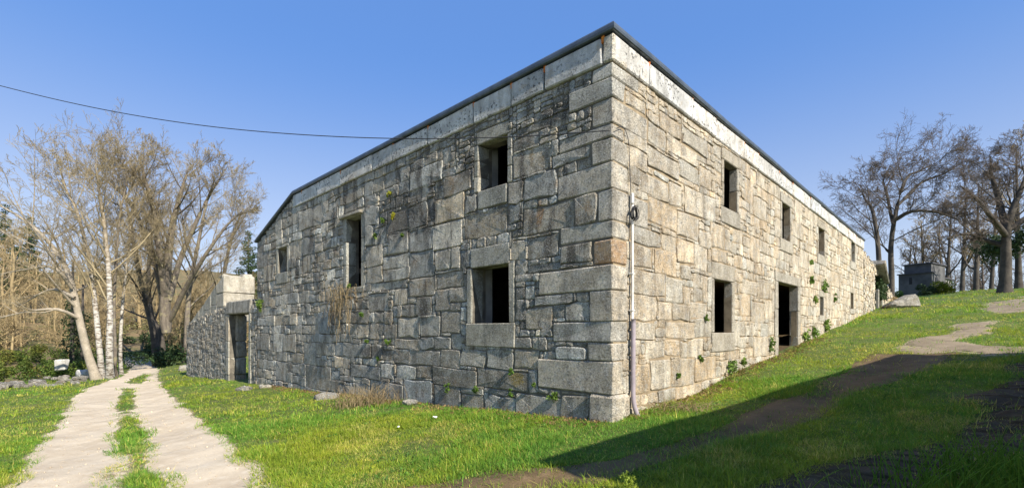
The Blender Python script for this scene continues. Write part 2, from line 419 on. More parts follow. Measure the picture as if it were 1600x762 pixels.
def dirt_mat(name, ca, cb, cc, peb, bd):
    n = NT(name, .95)
    c = n.mix(n.ramp(n.noise(1.1, 6, .65), .36, .64), ca, cb)
    c = n.mix(n.ramp(n.noise(4.5, 6, .7), .50, .70, 0, .7), c, cc)
    c = n.mix(n.ramp(n.noise(40, 4, .7), .52, .68, 0, .35), c, tuple(x * .6 for x in ca))
    c = n.mix(n.ramp(n.voro(26), .0, .16, .35, 0), c, peb)
    b = n.bump(n.noise(6, 5, .65), .45, bd); b = n.bump(n.noise(45, 4, .75), .7, .02, b)
    return n.done(c, b)
M['road'] = dirt_mat('pale_sandy_track', (.60, .505, .365), (.49, .40, .28), (.66, .575, .44), (.74, .68, .57), .02)
M['dirt'] = dirt_mat('brown_earth', (.165, .112, .056), (.108, .074, .036), (.23, .16, .088), (.30, .23, .16), .06)
M['mud'] = dirt_mat('dark_mud', (.105, .076, .040), (.068, .050, .027), (.15, .11, .062), (.20, .165, .125), .07)
def tread(m):                     # tyre-tread ridges pressed into the mud
    n_ = m.node_tree; w = n_.nodes.new('ShaderNodeTexWave'); mp = n_.nodes.new('ShaderNodeMapping'); g_ = n_.nodes.new('ShaderNodeNewGeometry')
    mp.inputs['Rotation'].default_value = (0, 0, math.radians(38)); w.inputs['Scale'].default_value = 1.1; w.inputs['Distortion'].default_value = 5.0; w.inputs['Detail'].default_value = 3.0; w.inputs['Detail Scale'].default_value = 1.6
    w.bands_direction = 'Y'
    n_.links.new(g_.outputs['Position'], mp.inputs[0]); n_.links.new(mp.outputs[0], w.inputs[0])
    bp = n_.nodes.new('ShaderNodeBump'); bp.inputs['Strength'].default_value = 1.0; bp.inputs['Distance'].default_value = .12
    old = n_.nodes['Principled BSDF'].inputs['Normal'].links[0].from_socket
    n_.links.new(w.outputs['Fac'], bp.inputs['Height']); n_.links.new(old, bp.inputs['Normal']); n_.links.new(bp.outputs[0], n_.nodes['Principled BSDF'].inputs['Normal'])
tread(M['mud'])
M['path'] = dirt_mat('pale_path', (.29, .23, .15), (.20, .155, .10), (.37, .30, .21), (.5, .45, .38), .02)
def sheet(name, fn, mat, lift):
    m = fn.ravel(); V = GV.copy(); V[:, 2] += lift
    tri = np.concatenate([quads[:, [0, 1, 2]], quads[:, [0, 2, 3]]]); mm = m[tri] > 0
    full = tri[mm.all(1)]; part = tri[mm.any(1) & ~mm.all(1)]
    Vs = [V]; F = [tuple(f) for f in full]; base = len(V); extra = []
    for f in part:
        poly = []
        for a in range(3):
            i, j = f[a], f[(a + 1) % 3]
            if m[i] > 0: poly.append(int(i))
            if (m[i] > 0) != (m[j] > 0):
                w = m[i] / (m[i] - m[j]); p = V[i] * (1 - w) + V[j] * w; p[2] -= lift * .8
                extra.append(p); poly.append(base + len(extra) - 1)
        F.append(tuple(poly))
    A = np.concatenate([V, np.array(extra)]) if extra else V
    used = sorted({i for f in F for i in f}); re = {u: k for k, u in enumerate(used)}
    o = mesh_np(name, A[used], [tuple(re[i] for i in f) for f in F], mat, None, None, True)
    return struct(o)
sheet('dirt_road', MR, 'road', .010)
sheet('earth_path', MD, 'dirt', .010)
sheet('mud_path', MM, 'mud', .014)
sheet('sandy_path', MP, 'path', .018)
sheet('hill_path', MF, 'path', .012)

# ------------------------------------------------------------------ masonry
class Wall:
    """frame: origin o2 (xy), along a, outward normal nrm; coordinates (l, d, z)"""
    def __init__(self, o2, a, nrm): self.o, self.a, self.n = np.array(o2), np.array(a), np.array(nrm)
    def P(self, l, d, z):
        l, d, z = np.broadcast_arrays(np.asarray(l, float), np.asarray(d, float), np.asarray(z, float))
        xy = self.o + l[..., None] * self.a + d[..., None] * self.n
        return np.concatenate([xy, z[..., None]], -1)
WS = Wall((CX, CY), SD, NL); WT = Wall((CX, CY), TD, NR)

def warp(l, z, seed, amp):
    return amp * (np.sin(1.9 * l + seed) * .5 + np.sin(4.3 * l + 2.1 * z + seed * 2) * .4 + np.sin(8.1 * l - 5 * z + seed * 3) * .35), \
           amp * (np.sin(1.3 * l + seed * 1.7) * .7 + np.sin(3.7 * l + 1.2 * z + seed) * .5 + np.sin(7.7 * l + 4.4 * z) * .35)
def stone_geo(wall, rect, rr, seed, amp, gap, prow, top=None, depth=.07, tilt=.012, rnd=.036):
    l0, l1, z0, z1 = rect; w, h = l1 - l0, z1 - z0
    g = gap * rr.uniform(.5, 1.6)
    a0, a1, b0, b1 = l0 + g, l1 - g, z0 + g, z1 - g
    if a1 - a0 < .02 or b1 - b0 < .02: return None
    r = min(rnd, .28 * min(w, h))
    def rc(): return r * rr.uniform(.35, 1.3)
    pts = []
    def jj(q): return rr.uniform(-q, q)
    q = min(.024, .075 * min(w, h))
    r1, r2, r3, r4 = rc(), rc(), rc(), rc()
    pts += [(a0, b0 + r1), (a0 + r1, b0)]
    if w > .28: pts.append(((a0 + a1) / 2 + jj(.1 * w), b0 + jj(q)))
    pts += [(a1 - r2, b0), (a1, b0 + r2)]
    if h > .30: pts.append((a1 + jj(q), (b0 + b1) / 2 + jj(.1 * h)))
    pts += [(a1, b1 - r3), (a1 - r3, b1)]
    if w > .28: pts.append(((a0 + a1) / 2 + jj(.1 * w), b1 + jj(q)))
    pts += [(a0 + r4, b1), (a0, b1 - r4)]
    if h > .30: pts.append((a0 + jj(q), (b0 + b1) / 2 + jj(.1 * h)))
    P = np.array(pts); P += np.array([[jj(q), jj(q)] for _ in pts])
    dl, dz = warp(P[:, 0], P[:, 1], seed, amp); P = P + np.stack([dl, dz], 1)
    if top is not None: P[:, 1] = np.minimum(P[:, 1], top(P[:, 0]))
    c = P.mean(0)
    ch = min(.018, .12 * min(w, h)) * rr.uniform(.6, 1.4)
    dv = c - P; dn = np.linalg.norm(dv, axis=1, keepdims=True) + 1e-9
    I = P + dv / dn * np.minimum(ch * 1.4, dn * .45)
    p = prow * rr.gauss(0, 1); p = max(-2.2 * prow, min(2.2 * prow, p))
    tx, tz = rr.gauss(0, tilt), rr.gauss(0, tilt)
    def fr(Q): return p + tx * (Q[:, 0] - c[0]) + tz * (Q[:, 1] - c[1])
    nP = len(P)
    back = wall.P(P[:, 0], -depth, P[:, 1])
    rim = wall.P(P[:, 0], fr(P) - ch * .75, P[:, 1])
    ins = wall.P(I[:, 0], fr(I) + np.array([rr.uniform(-.005, .005) for _ in range(nP)]), I[:, 1])
    ctr = wall.P(c[0], p + rr.uniform(-.004, .008), c[1])[None]
    V = np.concatenate([back, rim, ins, ctr])
    F = []
    flip = np.cross(np.append(wall.a, 0), [0, 0, 1.]) @ np.append(wall.n, 0) < 0
    for i in range(nP):
        j = (i + 1) % nP
        F += [(i, j, nP + j, nP + i), (nP + i, nP + j, 2 * nP + j, 2 * nP + i), (2 * nP + i, 2 * nP + j, 3 * nP)]
    if flip: F = [f[::-1] for f in F]
    return V, F

def fill(rects, blocked, L0, L1, Z0, top, cell, rr, size):
    """grid packing: traced stones first, then coursed rubble in what is left; size(l,z)->(w,h)"""
    nl = int((L1 - L0) / cell); Zt = max(top(np.linspace(L0, L1, 50))); nz = int((Zt - Z0) / cell)
    occ = np.zeros((nl, nz), bool)
    lc = L0 + (np.arange(nl) + .5) * cell
    zc = Z0 + (np.arange(nz) + .2) * cell
    occ |= zc[None, :] > top(lc)[:, None]
    out = []
    def idxs(r):
        return max(0, int(round((r[0] - L0) / cell))), min(nl, int(round((r[1] - L0) / cell))), max(0, int(round((r[2] - Z0) / cell))), min(nz, int(round((r[3] - Z0) / cell)))
    for r in blocked:
        a, b, c_, d = idxs(r); occ[a:b, c_:d] = True
    for r in rects:
        a, b, c_, d = idxs(r)
        if b <= a or d <= c_: continue
        sub = occ[a:b, c_:d]
        # shrink until free
        while b - a > 2 and d - c_ > 2 and occ[a:b, c_:d].any():
            e = [occ[a, c_:d].mean(), occ[b - 1, c_:d].mean(), occ[a:b, c_].mean(), occ[a:b, d - 1].mean()]
            k = int(np.argmax(e))
            if k == 0: a += 1
            elif k == 1: b -= 1
            elif k == 2: c_ += 1
            else: d -= 1
            if max(e) == 0: break
        if b - a < 3 or d - c_ < 3 or occ[a:b, c_:d].any(): continue
        occ[a:b, c_:d] = True; out.append((L0 + a * cell, L0 + b * cell, Z0 + c_ * cell, Z0 + d * cell))
    hcur = {}
    for j in range(nz):
        i = 0
        while i < nl:
            if occ[i, j]: i += 1; continue
            run = i
            while run < nl and not occ[run, j] and run - i < 80: run += 1
            free = run - i
            w, h = size(lc[i], zc[j]); w = max(3, int(w / cell)); h = max(3, int(h / cell))
            if free - w < max(4, w * .35): w = free if free < w * 1.5 else max(3, free // 2)
            w = min(w, free)
            k = 0
            lim = h + 3
            while j + k < nz and k < lim and not occ[i:i + w, j + k].any(): k += 1
            hh = min(h, k)
            if k < lim and k - hh < 3: hh = k
            occ[i:i + w, j:j + hh] = True
            if w * hh * cell * cell > .0035 and min(w, hh) * cell > .035:
                out.append((L0 + i * cell, L0 + (i + w) * cell, Z0 + j * cell, Z0 + (j + hh) * cell))
            i += w
    return out

def wall_core(name, wall, L0, L1, zb, top, openings, thick, mat, parent, rec=.055):
    """solid wall with real openings; top(l) may slope"""
    ls = sorted({L0, L1, *[q for o in openings for q in o[:2]], *np.linspace(L0, L1, 14).tolist()})
    zs = sorted({zb, 50.0, *[q for o in openings for q in o[2:]]})
    mb = MB()
    def solid(a, b, c_, d):
        m_, q = (a + b) / 2, (c_ + min(d, 40)) / 2 if d < 50 else c_ + .01
        if m_ < L0 or m_ > L1: return False
        return not any(o[0] < m_ < o[1] and o[2] < q < o[3] for o in openings)
    for i in range(len(ls) - 1):
        a, b = ls[i], ls[i + 1]
        if b - a < 1e-6: continue
        for j in range(len(zs) - 1):
            c_, d = zs[j], zs[j + 1]
            if not solid(a, b, c_, d): continue
            ta, tb = float(top(np.array(a))), float(top(np.array(b)))
            za, zb_ = min(d, ta), min(d, tb)
            if za <= c_ and zb_ <= c_: continue
            za, zb_ = max(za, c_), max(zb_, c_)
            V = []
            for dd in (-rec, -thick):
                V += [wall.P(a, dd, c_), wall.P(b, dd, c_), wall.P(b, dd, zb_), wall.P(a, dd, za)]
            F = [(0, 1, 2, 3), (5, 4, 7, 6)]
            la = ls[i - 1] if i > 0 else a - .1; lb = ls[i + 2] if i + 2 < len(ls) else b + .1
            if not solid(la, a, c_, d): F.append((4, 0, 3, 7))
            if not solid(b, lb, c_, d): F.append((1, 5, 6, 2))
            if j == 0 or not solid(a, b, zs[j - 1], c_): F.append((4, 5, 1, 0))
            if j + 2 >= len(zs) or d >= ta or d >= tb or not solid(a, b, d, zs[j + 2]): F.append((3, 2, 6, 7))
            mb.add(V, F)
    return mb.build(name, mat, parent)

def block(name, wall, l0, l1, d0, d1, z0, z1, mat, parent, rr, ch=.018, jit=.006, tint=(1, 1, 1)):
    """dressed block between given wall coordinates"""
    V, F = cham_box((l1 - l0, d1 - d0, z1 - z0), ch, rr, jit)
    V = V + np.array([(l0 + l1) / 2, (d0 + d1) / 2, (z0 + z1) / 2])
    W = wall.P(V[:, 0], V[:, 1], V[:, 2])
    A = np.array([*wall.a, 0]); Nn = np.array([*wall.n, 0])
    if np.cross(A, Nn)[2] < 0: F = [f[::-1] for f in F]
    return mesh_np(name, W, F, mat, parent, tint, False, W.mean(0))

def tints(rr, spread, warm):
    b = math.exp(rr.gauss(0, spread)); w = rr.gauss(0, warm)
    return (b * (1 + w), b, b * (1 - 1.3 * w))

CORN_T, CORN_B, ROOF_T = 6.665, 6.19, 6.81
S_KINK, Z_END = 13.75, 5.42
def top_s(l):
    l = np.asarray(l, float)
    return np.where(l < S_KINK, CORN_B - .01, CORN_B + .47 - (l - S_KINK) * (CORN_T - Z_END) / (LEN_S - S_KINK) - .0 * l) - np.where(l < S_KINK, 0, 0.02)
def top_t(l): return np.full(np.shape(np.asarray(l, float)), CORN_B - .01)

house = empty('stone_house', (CX, CY, 0), 'large two-storey roofless-looking granite house with dark empty windows and flat dark roof edge', 'building')
house['label'] = 'long two-storey granite house with dark empty windows and thin dark roof edge'

# openings: (l0,l1,z0,z1)
def opS(uL, uR, vT, vB):
    um = uR; return (S_of(uR), S_of(uL), zS(uR, vB), zS(uR, vT))
def opT(uL, uR, vT, vB): return (T_of(uL), T_of(uR), zT(uL, vB), zT(uL, vT))
opS_list = {'low': opS(737, 795, 411, 504.5), 'up': opS(747, 792, 208, 286), 'tall': opS(541, 564, 334, 447), 'small': opS(434, 448, 384, 424)}
opT_list = {'low': opT(1116, 1144, 435, 519.5), 'up1': opT(1131, 1152, 249, 322.6), 'up2': opT(1221.6, 1235, 315, 372), 'up3': opT(1279, 1288.5, 354, 396),
            'up4': opT(1330, 1336, 376, 407), 'lo3': opT(1281, 1287, 463, 492), 'lo4': opT(1329, 1334, 457, 482)}
d_ = opT(1215, 1246, 439.5, 545); opT_list['door'] = (d_[0], d_[1], .55, d_[3])

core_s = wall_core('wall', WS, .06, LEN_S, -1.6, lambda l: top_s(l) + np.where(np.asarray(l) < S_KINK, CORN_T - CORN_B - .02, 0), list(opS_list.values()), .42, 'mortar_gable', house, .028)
core_s['label'] = 'grey weathered gable wall with four window openings'
core_t = wall_core('wall', WT, .06, LEN_T, -.8, lambda l: top_t(l) + CORN_T - CORN_B - .02, list(opT_list.values()), .20, 'mortar_long', house, .024)
core_t['label'] = 'sunlit tan long wall with a doorway and small windows'

# dressed frames -----------------------------------------------------
RB = random.Random(77)
blkS, blkT = [], []
def frame(wall, blk, o, core, mat, jw, lint, sill, ext, sillext, front=.012, depth=.34, door=False, jambs=True, nj=1):
    l0, l1, z0, z1 = o
    block('lintel', wall, l0 - ext, l1 + ext, -depth, front + .004, z1, z1 + lint, mat, core, RB, tint=tints(RB, .06, .02)); blk.append((l0 - ext, l1 + ext, z1, z1 + lint))
    if not door:
        block('sill', wall, l0 - sillext, l1 + sillext, -depth, front + .012, z0 - sill, z0, mat, core, RB, tint=tints(RB, .06, .02)); blk.append((l0 - sillext, l1 + sillext, z0 - sill, z0))
    if jambs:
        for a, b in ((l0 - jw, l0), (l1, l1 + jw)):
            zz = np.linspace(z0, z1, nj + 1)
            for k in range(nj):
                block('jamb', wall, a, b, -depth, front, zz[k] + .003, zz[k + 1] - .003, mat, core, RB, tint=tints(RB, .08, .02))
            blk.append((a, b, z0, z1))
    blk.append(o)
frame(WS, blkS, opS_list['low'], core_s, 'dressed', .16, .43, .50, .02, .18)
frame(WS, blkS, opS_list['up'], core_s, 'dressed', .14, .27, .40, .05, .0, nj=3, front=.0)
frame(WS, blkS, opS_list['tall'], core_s, 'dressed', .20, .16, .18, .18, .2, nj=3, front=.0)
block('lintel', WS, opS_list['tall'][0] - .1, opS_list['tall'][1] + .32, -.2, .10, opS_list['tall'][3] + .02, opS_list['tall'][3] + .11, 'dressed_pale', core_s, RB)
frame(WS, blkS, opS_list['small'], core_s, 'dressed', .22, .12, .42, .2, .12, front=.0)
frame(WT, blkT, opT_list['low'], core_t, 'dressed_pale', .15, .40, .46, .16, .16, depth=.21)
frame(WT, blkT, opT_list['door'], core_t, 'dressed_pale', .30, .30, .3, .28, .0, door=True, nj=3, front=.03, depth=.26)
for k in ('up1', 'up2', 'up3', 'up4'): frame(WT, blkT, opT_list[k], core_t, 'dressed_pale', .12, .30, .40, .14, .18, nj=2, depth=.21)
for k in ('lo3', 'lo4'): frame(WT, blkT, opT_list[k], core_t, 'dressed_pale', .10, .25, .25, .12, .1, depth=.21)

# quoins (one block shows on both walls) ------------------------------
qv = [94, 118, 150, 190, 212, 251, 293, 342, 371, 412, 452, 502, 535, 565, 618, 676]
qL = [925, 889, 924, 872, 924, 871, 933, 874, 926, 842, 921, 863, 918, 840, 921]
qR = [997, 977, 1012, 976, 982, 982, 1013, 980, 980, 980, 981, 981, 981, 974, 982]
quoins = []
for k in range(15):
    z1, z0 = CZ + (VH - qv[k]) / F_ * CY, CZ + (VH - qv[k + 1]) / F_ * CY
    if k == 0: z1 = CORN_B - .01
    if k == 14: z0 = -.5
    ls, lt = S_of(qL[k]), T_of(qR[k])
    pr = RB.uniform(-.004, .012) + (.045 if k == 14 else 0)
    prs = pr + (.02 if k == 14 else 0)
    g = .010
    sz = (ls - g + prs, lt - g + pr, z1 - z0 - 2 * g)
    V, F = cham_box(sz, .020 if k < 14 else .05, RB, .016)
    V = V + np.array([(ls - g - prs) / 2, (lt - g - pr) / 2, (z0 + z1) / 2])
    # gentle bulge and crooked joints
    X, Y = xy_of(V[:, 0], V[:, 1]); W = np.stack([X, Y, V[:, 2]], 1)
    if np.cross(np.append(SD, 0), np.append(TD, 0))[2] < 0: F = [f[::-1] for f in F]
    mesh_np('quoin', W, F, 'orange_stone' if k == 8 else 'quoin', house, tints(RB, .13, .03), False, W.mean(0))
    blkS.append((-.2, ls, z0, z1)); blkT.append((-.2, lt, z0, z1))

# traced stones (picture u0,u1,v0,v1 at the stone's middle) -> wall coordinates
TS = """793,857,233,273;793,842,213,233;860,923,229,254;817,869,271,310;793,817,280,317;898,932,302,350;817,897,313,362;822,872,367,402;876,925,380,412;823,878,411,424;
835,896,456,475;899,920,454,472;882,920,474,506;820,881,478,512;867,917,540,566;803,866,545,577;824,839,577,612;877,920,617,675;805,876,615,675;
746,824,577,609;675,745,576,603;650,674,572,590;687,719,547,575;719,759,547,576;760,802,547,576;640,687,547,571;678,704,526,546;655,677,526,546;705,720,522,546;655,687,495,525;688,719,487,520;
630,676,592,650;677,719,603,650;755,804,617,655;719,755,606,617;755,793,608,617;719,755,617,655;
799,820,375,405;726,792,331,369;794,814,318,348;677,722,348,388;679,704,390,423;705,719,388,421;721,734,391,418;640,677,357,392;640,677,393,433;640,679,434,463;677,702,453,486;650,675,464,492;680,724,426,451;
679,726,308,346;728,744,305,333;640,691,259,289;692,738,272,311;621,653,494,527;616,655,529,546;616,640,548,568;619,649,570,590;595,616,566,591;547,595,570,592;577,629,591,625;575,607,457,487;616,636,450,476;636,678,438,462;627,655,471,497;657,675,464,492;
598,640,397,418;598,640,419,437;579,629,437,455;600,620,505,529;577,591,505,531;558,575,507,529;565,592,324,352;565,582,353,384;585,605,354,380;571,605,384,415;573,598,416,442;667,690,308,345;640,667,318,356;600,640,330,362;607,638,364,396;
842,870,212,226;806,860,192,208;860,889,176,196;735,790,195,196"""
def trS(r):
    u0, u1, v0, v1 = r; um = (u0 + u1) / 2; return (S_of(u1), S_of(u0), zS(um, v1), zS(um, v0))
def trT(r):
    u0, u1, v0, v1 = r; um = (u0 + u1) / 2; return (T_of(u0), T_of(u1), zT(um, v1), zT(um, v0))
TT = """979,1010,152,173;1012,1030,177,193;976,1012,204,236;982,1012,230,264;1013,1040,196,231;1041,1089,222,247;1031,1066,184,210;1068,1107,210,237;1012,1060,240,272;1001,1045,270,308;
1014,1059,316,354;1046,1066,285,321;1070,1100,295,336;1100,1118,307,345;1059,1092,334,371;1093,1110,359,385;987,1034,358,383;1035,1057,368,394;1058,1086,374,410;1086,1106,384,422;988,1019,384,417;1022,1063,392,429;1064,1080,412,434;
988,1039,424,461;1041,1068,433,471;988,1026,463,500;1028,1051,472,500;1052,1078,475,500;1080,1106,472,497;988,1023,503,532;1041,1087,502,528;1009,1039,534,560;1040,1063,530,558;1064,1075,532,557;1076,1100,529,555;
988,1015,571,616;1016,1047,561,608;1048,1086,559,602;1087,1120,557,594;1156,1174,461,494;1175,1195,470,503;1196,1206,469,498;1185,1205,436,467;1161,1184,438,461;1063,1092,250,282;1094,1112,262,294;1060,1085,272,296;1022,1058,272,284"""
PS = [trS([float(x) for x in q.split(',')]) for q in TS.replace('\n', '').split(';')]
PT = [trT([float(x) for x in q.split(',')]) for q in TT.replace('\n', '').split(';')]
RS = random.Random(3)
def coursed(lines, grow, cap, thin):
    def f(l, z):
        i = int(np.searchsorted(lines, z + .055)); dz = lines[min(i, len(lines) - 1)] - z
        if dz <= 0: dz = .3
        q = RS.random(); h = dz; sc_ = min(cap, 1 + grow * l)
        if thin(l, z): return RS.uniform(.14, .45), RS.uniform(.09, .18)
        if dz > .28:
            if q < .28: h = dz - RS.uniform(.075, .13)
            elif q < .46: h = dz * RS.uniform(.40, .62)
            elif q < .52 and i + 1 < len(lines): h = lines[i + 1] - z
        if h < .17: return RS.uniform(.10, .38) * sc_, h
        return h * RS.uniform(.65, 1.8) * sc_, h
    return f
qz = sorted(CZ + (VH - v) / F_ * CY for v in qv[1:])
def lines_from(seed, lo, hi):
    r_ = random.Random(seed); z = lo; out = []
    while z < hi: z += r_.uniform(.27, .42); out.append(z)
    return np.array(out[:-1] + [hi])
size_s = coursed(lines_from(5, -1.1, CORN_B), .038, 1.6, lambda l, z: (l < 4.2 and z > 5.05) or (l < 6 and z > 5.85))
size_t = coursed(lines_from(8, -.5, CORN_B), .028, 1.6, lambda l, z: z > 5.85)
rS = fill(PS, blkS, 0, LEN_S - .02, -1.1, lambda l: top_s(l), .025, RS, size_s)
rT = fill(PT, blkT, 0, LEN_T - .02, -.5, lambda l: top_t(l), .025, RS, size_t)

def emit(wall, core, rects, mat, seed, amp, gap, prow, top, nind, tilt, rr, spread, warm, name='stone', below=None, vis=None):
    items = []
    for r in rects:
        ctr = wall.P((r[0] + r[1]) / 2, 0, (r[2] + r[3]) / 2)
        if below is not None and r[3] < float(zg(ctr[0], ctr[1])) - .02: continue
        view = np.array([0, 0, CZ]) - ctr; dist = np.linalg.norm(view)
        vis_z = r[3] - max(r[2], float(zg(ctr[0], ctr[1])))
        ar = (r[1] - r[0]) * max(vis_z, 0) / dist ** 3 * abs(view[:2] @ wall.n)
        items.append((ar, r))
    items.sort(key=lambda q: -q[0])
    rest = MB(); nb = 0
    for k, (ar, r) in enumerate(items):
        gq = stone_geo(wall, r, rr, seed, amp, gap, prow, top, tilt=tilt)
        if gq is None: continue
        V, F = gq; tn = tints(rr, spread, warm)
        if nb < nind:
            mesh_np(name, V, F, mat, core, tn, False, V.mean(0)); nb += 1
        else: rest.add(V, F, tn)
    if rest.V:
        o = rest.build('small_stones', mat, core); o['kind'] = 'stuff'
    return nb
RG = random.Random(9)
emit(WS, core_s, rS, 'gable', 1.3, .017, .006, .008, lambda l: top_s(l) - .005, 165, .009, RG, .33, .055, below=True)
emit(WT, core_t, rT, 'long', 4.1, .017, .0075, .007, lambda l: top_t(l) - .005, 130, .014, RG, .13, .05, below=True)

# cornice -------------------------------------------------------------
uj = [942, 851.5, 799, 741, 669.5, 614.5, 583, 533, 497, 472]
sj = [0.0] + [S_of(u) for u in uj[0:]] + [S_KINK]
for k in range(len(sj) - 1):
    a, b = sj[k], sj[k + 1]
    if b - a < .05: continue
    if k == 0: a = -.025
    block('cornice_block', WS, a + (.0 if k == 0 else .012), b - .012, -.45, .03 + RB.uniform(-.006, .01), CORN_B + .006, CORN_T - RB.uniform(0, .025), 'quoin' if k == 0 else 'cornice', house, RB, .022, .014, tints(RB, .13, .02))
    if k and RB.random() < .8:
        block('foam_filler', WS, a - .03, a + .03, -.1, .022, CORN_T - .11, CORN_T + .02, 'foam', house, RB, .012, .01)
tj = [0.0] + [T_of(u) for u in (1013.3, 1081, 1118, 1162, 1184, 1217)]
while tj[-1] < LEN_T - .8: tj.append(tj[-1] + RB.uniform(.9, 1.6))
tj[-1] = LEN_T
for k in range(len(tj) - 1):
    a, b = tj[k], tj[k + 1]
    block('cornice_block', WT, a + (.47 * 0 + .012), b - .012, -.45 if k else -.12, .032 + RB.uniform(-.006, .01), CORN_B + .006, CORN_T - RB.uniform(0, .025), 'cornice', house, RB, .022, .014, tints(RB, .11, .02))
    if k:
        block('foam_filler', WT, a - .03, a + .03, -.1, .026, CORN_T - .09, CORN_T + .02, 'foam', house, RB, .012, .01)
# raking top course of the low end
zt = lambda l: float(top_s(np.array(l)))
# roof ------------------------------------------------------------------
def prism(name, prof_lo, prof_hi, t0, t1, mat, parent):
    """section in the gable plane (s, z), extruded along the long wall"""
    mb = MB()
    sec = prof_lo + prof_hi[::-1]; nS = len(sec); V = []
    for t in (t0, t1):
        for s, z in sec:
            x, y = xy_of(s, t); V.append((x, y, z))
    F = [(i, (i + 1) % nS, nS + (i + 1) % nS, nS + i) for i in range(nS)] + [tuple(range(nS - 1, -1, -1)), tuple(range(nS, 2 * nS))]
    mb.add(V, F); return mb.build(name, mat, parent)
ov = .07
lo = [(-.02, CORN_T + .012), (S_KINK, CORN_T + .012), (LEN_S + .05, Z_END + .012)]
hi = [(-.02, ROOF_T - .03), (S_KINK, ROOF_T - .03), (LEN_S + .05, Z_END + .11)]
roof = prism('roof', lo, hi, .02, LEN_T, 'zinc', house)
def trim(wall, pts, name):
    """folded metal edging with rounded front along the polyline (l,z) in wall coords"""
    sec = [(-.12, .0), (.055, .0), (.075, .012), (.085, .05), (.078, .10), (.05, .14), (.0, .155), (-.12, .157)]
    V = []; k = len(sec)
    for l, z, m in pts:
        for d, h in sec: V.append(wall.P(l - m * d, d, z + h))
    F = []
    for i in range(len(pts) - 1):
        for j in range(k): F.append((i * k + j, i * k + (j + 1) % k, (i + 1) * k + (j + 1) % k, (i + 1) * k + j))
    F += [tuple(range(k)), tuple(range((len(pts) - 1) * k, len(pts) * k))]
    return mesh_np(name, np.array(V), F, 'zinc', roof, (1, 1, 1), False)
zb_ = CORN_T + .005
trim(WS, [(0, zb_, 1), (S_KINK, zb_, 0), (LEN_S + .06, Z_END + .0, 0)], 'edge_trim')
tp = [(0, zb_, 1)] + [(t, zb_ + .02 * math.sin(t * .9) * (t < 20) * .6 + .0, 0) for t in np.linspace(1.2, LEN_T, 14)]
trim(WT, tp, 'edge_trim')
# far walls, floors and cross wall inside -------------------------------
def slabbox(name, s0, s1, t0, t1, z0, z1, mat):
    x, y = xy_of(s0, t0); V, F = box_vf((x, y, z0), np.append(SD * (s1 - s0), 0), np.append(TD * (t1 - t0), 0), (0, 0, z1 - z0))
    F = [f[::-1] for f in F]
    mb = MB(); mb.add(V, F); return mb.build(name, mat, house)
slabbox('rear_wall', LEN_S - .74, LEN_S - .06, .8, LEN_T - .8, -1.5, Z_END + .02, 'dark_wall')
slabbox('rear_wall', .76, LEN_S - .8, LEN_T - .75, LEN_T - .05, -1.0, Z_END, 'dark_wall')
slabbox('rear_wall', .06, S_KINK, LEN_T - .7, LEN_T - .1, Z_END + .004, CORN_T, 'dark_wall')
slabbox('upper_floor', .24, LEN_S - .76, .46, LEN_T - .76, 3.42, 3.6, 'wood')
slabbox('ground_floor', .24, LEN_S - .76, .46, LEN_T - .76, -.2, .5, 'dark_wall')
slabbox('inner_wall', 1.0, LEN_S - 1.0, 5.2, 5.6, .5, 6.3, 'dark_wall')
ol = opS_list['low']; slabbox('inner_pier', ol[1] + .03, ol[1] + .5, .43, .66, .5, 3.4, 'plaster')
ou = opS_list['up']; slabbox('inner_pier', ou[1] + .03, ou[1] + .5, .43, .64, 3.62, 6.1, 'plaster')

# conduit and cables on the long wall -----------------------------------
tpipe = T_of(983.5)
pipe = empty('drain_pipe', WT.P(tpipe, .1, .1), 'white and mauve plastic conduit pipe running down the sunlit wall beside the corner', 'pipe')
tube_obj('upper_pipe', [WT.P(tpipe, .06, z) for z in np.linspace(zT(983, 502), zT(983, 318), 6)], .021, 'white_pipe', pipe, 10)
base = [WT.P(tpipe + .005, .075, zT(983, 498)), WT.P(tpipe, .075, 1.2), WT.P(tpipe - .008, .078, .7), WT.P(tpipe + .0, .085, .35), WT.P(tpipe + .035, .14, .12), WT.P(tpipe + .09, .24, -.06)]
tube_obj('lower_pipe', curve_pts(base, 26), .042, 'mauve_pipe', pipe, 12)
for z in (2.6, 1.95): 
    block('clip', WT, tpipe - .035, tpipe + .035, .0, .088, z, z + .03, 'white_pipe', pipe, RB, .006, .0)
block('pipe_cap', WT, tpipe - .05, tpipe + .01, .03, .10, zT(981, 320), zT(981, 302), 'white_pipe', pipe, RB, .02, .002)
coil = empty('cable_coil', WT.P(tpipe, .1, zT(982, 350)), 'coil of black cable hanging at the top of the white conduit pipe', 'cable')
zc0 = zT(982, 335)
for k in range(7):
    a = np.linspace(0, 2 * math.pi, 25); rx, rz = .075 + .012 * RB.uniform(-1, 1), .115 + .015 * RB.uniform(-1, 1)
    ox, oz = RB.uniform(-.012, .012), RB.uniform(-.012, .012)
    tube_obj('loop', [WT.P(tpipe - .02 + ox + rx * math.sin(q), .09 + k * .009 + .01 * math.sin(q + k), zc0 + oz + rz * math.cos(q)) for q in a], .0075, 'black', coil, 6, False)
tube_obj('tie', [WT.P(tpipe - .02 + .012 * math.sin(q), .12 + .05 * math.cos(q), zc0 + .105 + .004 * q) for q in np.linspace(0, 6.28, 14)], .008, 'black', coil, 5, False)
tag(tube_obj('wall_cable', curve_pts([WT.P(.02, .06, 5.02), WT.P(T_of(972), .03, zT(972, 200)), WT.P(T_of(980), .025, zT(980, 222)), WT.P(T_of(981.5), .03, zT(981.5, 262)), WT.P(T_of(981), .06, zT(981, 305))], 24), .007, 'black', None, 5), 'thin black cable dropping down the sunlit wall to the cable coil', 'cable')
